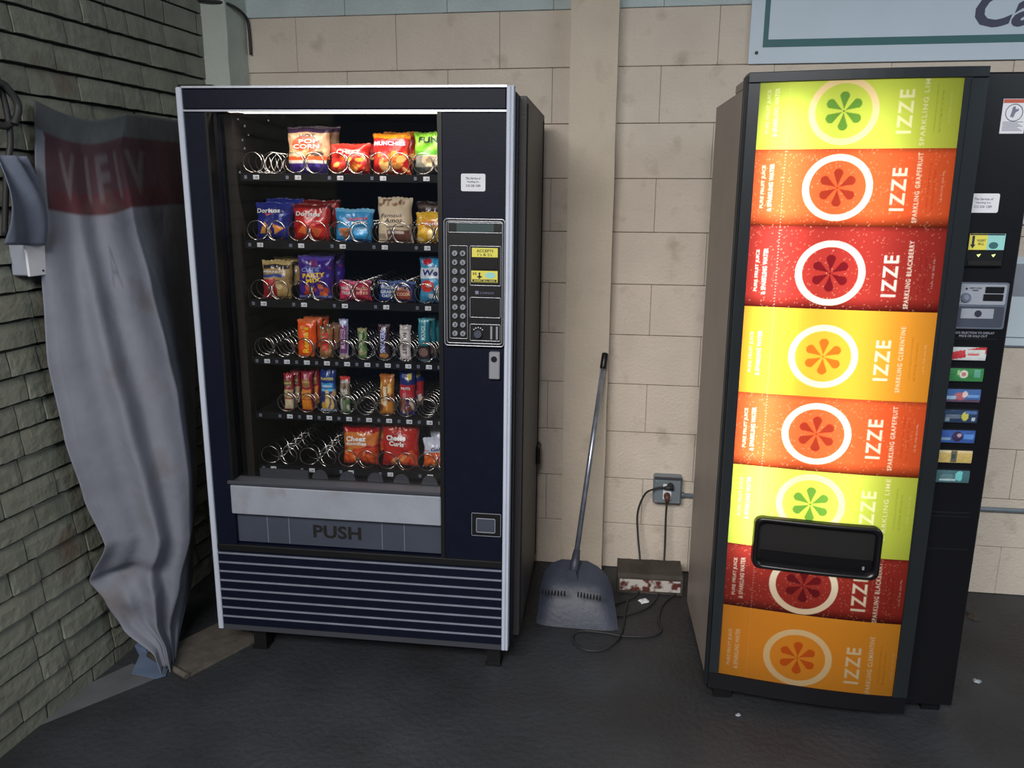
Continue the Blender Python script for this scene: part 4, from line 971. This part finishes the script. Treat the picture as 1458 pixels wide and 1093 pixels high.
# dustpan with a long handle
dpn = empty('dustpan', (.6, -.42, 0)); tag(dpn, 'grey long-handled dustpan standing on the floor against the pillar', 'dustpan')
# body: open tray standing on its lip, back towards the room
def T3(x, z, y): return (x - .6, y + .42, z)
outl = [(.455, .0), (.468, .125), (.476, .158), (.50, .178), (.56, .186), (.60, .182), (.66, .176), (.705, .158), (.728, .125), (.768, .0)]
def shell(o):
    t = MB(); n = 18; rows = []
    def edge(z, side):
        L = [(0, .462), (.03, .464), (.12, .469), (.155, .480), (.178, .505), (.187, .54)] if side == 0 else [(0, .768), (.05, .757), (.12, .738), (.150, .722), (.172, .690), (.187, .64)]
        for (a_, xa), (b_, xb) in zip(L, L[1:]):
            if z <= b_: return xa + (xb - xa) * (z - a_) / (b_ - a_)
        return L[-1][1]
    m_ = 16
    def P(i, j):
        z = .187 * j / m_; a_ = edge(z, 0); b_ = edge(z, 1); x = a_ + (b_ - a_) * i / n; u = abs(2 * i / n - 1)
        slope = -.52 + .13 * (z / .187)                 # leans back towards the pillar
        bulge = -.045 * min(1, (1 - u ** 6)) * math.sin(PI * min(1, (z / .187) * .9 + .1) * .5 + .2) * (1 - (z / .187) ** 5) + .03 * max(0, z / .187 - .75) * 4
        return T3(x, z + .002, slope + bulge)
    vs = [P(i, j) for j in range(m_ + 1) for i in range(n + 1)]
    vb = [(x, y_ + .006, z) for x, y_, z in vs]; N_ = len(vs)
    q_ = [(j * (n + 1) + i, j * (n + 1) + i + 1, (j + 1) * (n + 1) + i + 1, (j + 1) * (n + 1) + i) for j in range(m_) for i in range(n)]
    t.add(vs + vb, q_ + [tuple(N_ + k for k in f[::-1]) for f in q_], 0, True)
    return t.build('pan', M['panplastic'], o)
shell(dpn)
t = MB()
for k in range(8):
    x = .485 + k * .0115; t.box(x - .6, -.132, .138, x - .5952, -.118, .152)
for k in range(8):
    x = .615 + k * .0115; t.box(x - .6, -.132, .138 - k * .001, x - .5952, -.118, .152 - k * .001)
tag(t.build('comb_teeth', M['black'], dpn), kind='stuff')
h0, h1 = Vector((.592, -.40, .175)), Vector((.674, -.098, .958))
hd = h1 - h0
L0 = lambda t_: tuple(h0 + hd * t_ - Vector((.6, -.42, 0)))
MB().tube([L0(-.06), L0(.02), L0(.085)], [.020, .018, .0125], 12).build('socket', M['panplastic'], dpn)
MB().tube([L0(.07), L0(.93)], .0100, 12).build('handle', M['alu'], dpn)
MB().tube([L0(.925), L0(.93), L0(.995), L0(1.0)], [.0112, .0128, .0128, .010], 12).build('grip', M['black'], dpn)
t = MB(); t.prism([(-.03, .10), (.035, .10), (.012, .19), (-.015, .19)], 'y', .0, .006); hb = t.build('handle_bracket', M['panplastic'], dpn); hb.location = (-.012, -.03, 0)

# ------------------------------------------------------------------ left side: banner, box, cables, floor scraps
def wp(s, z, off): return tuple(WLM @ Vector((-s, -off, z)))
def itp(tab, z):
    for (a_, pa), (b_, pb_) in zip(tab, tab[1:]):
        if a_ >= z >= b_:
            t = (a_ - z) / (a_ - b_); t = t * t * (3 - 2 * t) * .5 + t * .5
            return tuple(pa[k] + (pb_[k] - pa[k]) * t for k in range(len(pa)))
    return tab[-1][1] if z < tab[-1][0] else tab[0][1]
Lw = lambda s, off: wp(s, 0, off)[:2]
TL = [(1.86, Lw(1.10, .045)), (1.63, Lw(1.135, .05)), (1.30, Lw(1.165, .05)), (1.10, Lw(1.18, .05)), (.86, Lw(1.165, .06)), (.66, Lw(1.13, .07)), (.49, Lw(1.10, .10)), (.34, (-.935, -1.07)), (.27, (-.900, -1.05)), (.17, (-.849, -1.05)), (.08, (-.745, -1.05)), (.012, (-.73, -1.05))]
TK = [(1.86, Lw(.72, .05)), (1.74, (-.845, -.80)), (1.51, (-.775, -.875)), (1.30, (-.712, -.915)), (1.08, (-.668, -.93)), (.95, (-.645, -.935)), (.68, (-.625, -.95)), (.47, (-.640, -.95)), (.30, (-.69, -.955)), (.13, (-.74, -.96)), (.012, (-.715, -1.0))]
TB = [(1.86, Lw(.36, .05)), (1.3, Lw(.45, .06)), (.6, Lw(.55, .08)), (.2, Lw(.7, .12)), (.012, (-.76, -.90))]
NBX, NBZ = 110, 170
zt_, zl_ = 1.86, .012
GZ = [zt_ - (zt_ - zl_) * j / NBZ for j in range(NBZ + 1)]
vs = []; UU = []; VV = []
for j, z in enumerate(GZ):
    l, k_, b_ = itp(TL, z), itp(TK, z), itp(TB, z); h = (zt_ - z) / (zt_ - zl_)
    for i in range(NBX + 1):
        u = i / NBX
        if u < .62: t = u / .62; x = l[0] + (k_[0] - l[0]) * t; y = l[1] + (k_[1] - l[1]) * t; bow = math.sin(PI * t)
        else: t = (u - .62) / .38; x = k_[0] + (b_[0] - k_[0]) * t; y = k_[1] + (b_[1] - k_[1]) * t; bow = -.5 * math.sin(PI * t)
        amp = min(1, h * 3)
        # soft vertical folds, wandering as they go down, and the big tuck near the floor
        fold = .012 * amp * math.sin(u * 15 + 3.0 * h + 1.2 * math.sin(h * 5)) + .006 * amp * math.sin(u * 31 - 5 * h) + .020 * amp * math.exp(-((u - (.20 + .25 * h)) / .05) ** 2)
        fold -= .022 * amp * math.exp(-((u - (.30 + .22 * h)) / .06) ** 2)
        tuck = .05 * math.exp(-((z - .345 - .10 * (u - .25)) / .03) ** 2) * max(0, 1 - abs(u - .22) / .3) - .035 * math.exp(-((z - .26) / .05) ** 2) * max(0, 1 - abs(u - .2) / .3)
        dz_ = -.045 * (1 - h) ** 3 - .035 * math.sin(PI * min(1, u / .62)) * (1 - h) * (u < .62) + .018 * math.sin(u * 6) * h
        nx_, ny_ = .55, -.83
        f_ = fold + .02 * bow * amp - tuck * .9
        vs.append((x + nx_ * f_, y + ny_ * f_, max(.006, z + dz_ + .02 * h * (1 - h) * math.sin(u * 9)))); UU.append(u); VV.append(1 - h)
U = np.array(UU); V = np.array(VV)
ban = MB(); N_ = len(vs)
q_ = [(j * (NBX + 1) + i, (j + 1) * (NBX + 1) + i, (j + 1) * (NBX + 1) + i + 1, j * (NBX + 1) + i + 1) for j in range(NBZ) for i in range(NBX)]
cb = paint(U, V, (122, 126, 138), [('r', 0, .955, 1, 1, (84, 90, 94)), ('r', .05, .835, 1, .955, (74, 50, 58)), ('r', .09, .835, .9, .87, (84, 42, 50)), ('r', 0, 0, .06, .95, (126, 130, 142))], 1)
cov = np.zeros((NBZ + 1, NBX + 1)); zs = lambda v: (1 - v)
for s, x_, w_ in (('V', .20, .11), ('I', .335, .025), ('T', .30, .0001), ('N', .47, .12), ('I', .60, .02), ('A', .72, .12)):
    raster(cov, s, x_, -.896, w_, .075, 0, -1, 1 / NBX, 1 / NBZ, bold=.03)
cov2 = cov[::-1]                      # rows run top to bottom
cc_ = cov.reshape(NBZ + 1, NBX + 1)
Zr = np.array([[-(1 - (1 - j / NBZ)) for i in range(NBX + 1)] for j in range(NBZ + 1)])
cov = np.zeros((NBZ + 1, NBX + 1))
for s, x_, w_, yy, hh in (('V', .20, .11, .894, .08), ('I', .335, .022, .894, .08), ('F', .45, .10, .894, .08), ('I', .56, .02, .894, .08), ('V', .68, .1, .894, .08)):
    raster(cov, s, x_, yy, w_, hh, 0, 0, 1 / NBX, 1 / NBZ, bold=.03)
cov = cov[::-1].ravel()[:, None]
cb = cb * (1 - cov * .4) + NC((118, 118, 124)) * cov * .4
cov = np.zeros((NBZ + 1, NBX + 1)); raster(cov, 'A', .42, .745, .06, .07, 0, 0, 1 / NBX, 1 / NBZ, bold=.0)
cov = cov[::-1].ravel()[:, None]; cb = cb * (1 - cov * .7) + NC((84, 84, 96)) * cov * .7
ban.add(vs, q_, 0, True)
M['cloth'] = mat('banner_cloth', rough=.85, attr='print', bump=.25, bscale=30, var=.10, vscale=8, stain=C(96, 84, 78), stscale=4, stlo=.55, sthi=.75)
bo = ban.build('banner', M['cloth'], None, cb)
sm = bo.modifiers.new('thick', 'SOLIDIFY'); sm.thickness = .003
tag(bo, 'long pale cloth banner with a red lettered band, hanging beside the snack machine', 'banner')

eb = empty('junction_box', wp(1.165, 1.395, .04)); eb.matrix_world = WLM @ Matrix.Translation((-1.165, 0, 1.395))
tag(eb, 'pale grey electrical box on the brick wall left of the banner', 'electrical box')
MB().box(-.048, -.055, -.056, .048, -.004, .056, bev=.003).build('box', M['sill'], eb)
MB().box(-.050, -.060, -.058, .050, -.054, .058, bev=.002).build('lid', M['white'], eb)
MB().cyl((0, -.062, -.045), (0, -.059, -.045), .003, 8).cyl((0, -.062, .045), (0, -.059, .045), .003, 8).build('screw', M['ink'], eb)

lp_ = MB().tube(smooth([wp(1.25, 1.86, .05), wp(1.215, 1.835, .06), wp(1.19, 1.80, .07), wp(1.20, 1.76, .07), wp(1.235, 1.735, .06), wp(1.27, 1.76, .05), wp(1.265, 1.82, .06), wp(1.23, 1.84, .07), wp(1.20, 1.79, .08), wp(1.22, 1.74, .08)]), .010, 8)
tag(lp_.build('cable_loop', M['cable']), 'black cable coiled on the brick wall at the left edge', 'cable')
hc = MB().tube(smooth([wp(1.235, 2.02, .03), wp(1.225, 1.9, .04), wp(1.22, 1.79, .06), wp(1.219, 1.70, .06), wp(1.235, 1.62, .05), wp(1.25, 1.45, .03)]), .008, 8)
tag(hc.build('hanging_cable', M['cable']), 'black cable hanging down the brick wall past the coil', 'cable')
# small draped cloth
dc = MB()
def dcf(a_, b_):
    s = 1.27 - (.08 + .05 * math.sin(PI * (1 - b_) * .8)) * a_; z = 1.66 - .24 * (1 - b_) * (1 - .25 * (1 - a_)) - .05 * (1 - a_) * (1 - b_)
    return wp(s + .03 * (1 - b_) * (1 - a_), z, .07 + .014 * math.sin(a_ * 9 + b_ * 4) + .02 * math.sin(b_ * 3))
dc.grid(dcf, 24, 24)
M['tarp'] = mat('grey_tarp', C(96, 104, 122), .75, var=.12, bump=.2, bscale=40)
o = dc.build('draped_cloth', M['tarp']); o.modifiers.new('thick', 'SOLIDIFY').thickness = .003
tag(o, 'small grey cloth draped on the brick wall above the electrical box', 'cloth')
wr = MB().tube(smooth([(-.93, -.175, 2.285), (-.878, -.178, 2.268), (-.815, -.178, 2.262), (-.772, -.12, 2.255), (-.768, -.03, 2.235), (-.766, -.012, 2.19), (-.766, -.010, 2.10)]), .006, 8)
tag(wr.build('wire', M['cable']), 'dark wire bent over the corner pier at the top left', 'wire')

# ribbed mat, sheet and strip on the floor
rm = empty('ribbed_mat', (-.635, -1.05, 0), (0, 0, 1.10)); tag(rm, 'dusty ribbed mat partly pushed under the left foot of the snack machine', 'mat')
MB().box(0, 0, .0015, .30, .22, .006).build('mat_base', M['mat'], rm)
for k in range(16):
    MB().prism([(.001 + .0137 * k, .006), (.0025 + .0137 * k, .010), (.0095 + .0137 * k, .010), (.011 + .0137 * k, .006)], 'x', 0.004, .296).build('rib', M['mat'], rm)
MB().tube([(-.004, -.002, .012), (-.006, .11, .013), (-.004, .222, .012)], .0105, 8).build('rolled_edge', M['mat'], rm)
sh = MB(); pts = [(-.950, -.83), (-.885, -.87), (-.80, -.86), (-.755, -.93), (-.715, -1.05), (-.735, -1.07), (-.835, -1.055), (-.870, -.955), (-.925, -.90)]
sh.prism(pts, 'z', .0025, .0045); sh.prism([(-.945, -.835), (-.885, -.87), (-.86, -.93), (-.92, -.905)], 'z', .0045, .008)
tag(sh.build('plastic_sheet', M['sheet']), 'crumpled blue-grey plastic sheet on the floor under the banner tip', 'sheet')
st = MB().prism([(-.99, -1.40), (-1.03, -1.30), (-.87, -1.00), (-.74, -1.03), (-.735, -1.06)], 'z', .0004, .0022)
tag(st.build('floor_strip', M['strip']), 'long flat pale strip lying on the floor along the brick wall', 'strip')

# litter
def scrap(name, label, cx, cy, s, m, seed, h=.01):
    R = random.Random(seed); t = MB(); n = 9
    ring = [(s * R.uniform(.6, 1.1) * math.cos(2 * PI * k / n), s * R.uniform(.5, .9) * math.sin(2 * PI * k / n)) for k in range(n)]
    vs = [(x, y, .001) for x, y in ring] + [(x * .6, y * .6, h * R.uniform(.5, 1)) for x, y in ring] + [(0, 0, h * .8)]
    fs = [(k, (k + 1) % n, n + (k + 1) % n, n + k) for k in range(n)] + [(n + k, n + (k + 1) % n, 2 * n) for k in range(n)] + [tuple(range(n))[::-1]]
    o = t.add(vs, fs).build(name, m); o.location = (cx, cy, 0); o.rotation_euler[2] = seed
    return tag(o, label, 'litter')
scrap('paper_scrap', 'small white paper scrap on the floor between the two cords', .862, -.285, .028, M['white'], 1)
scrap('dry_leaf', 'brown dry leaf on the floor right of the drink machine', 2.106, -.21, .035, M['wood'], 2, .015)
scrap('dry_leaf', 'pale bit of litter on the floor at the far right, front of the leaf', 1.95, -.66, .016, M['sill'], 3)
scrap('paper_scrap', 'tiny pale crumb on the floor before the left foot of the drink machine', 1.145, -.965, .010, M['sill'], 4, .006)
print('objects', len(bpy.data.objects), 'tris', sum(len(o.data.polygons) for o in bpy.data.objects if o.type == 'MESH'))
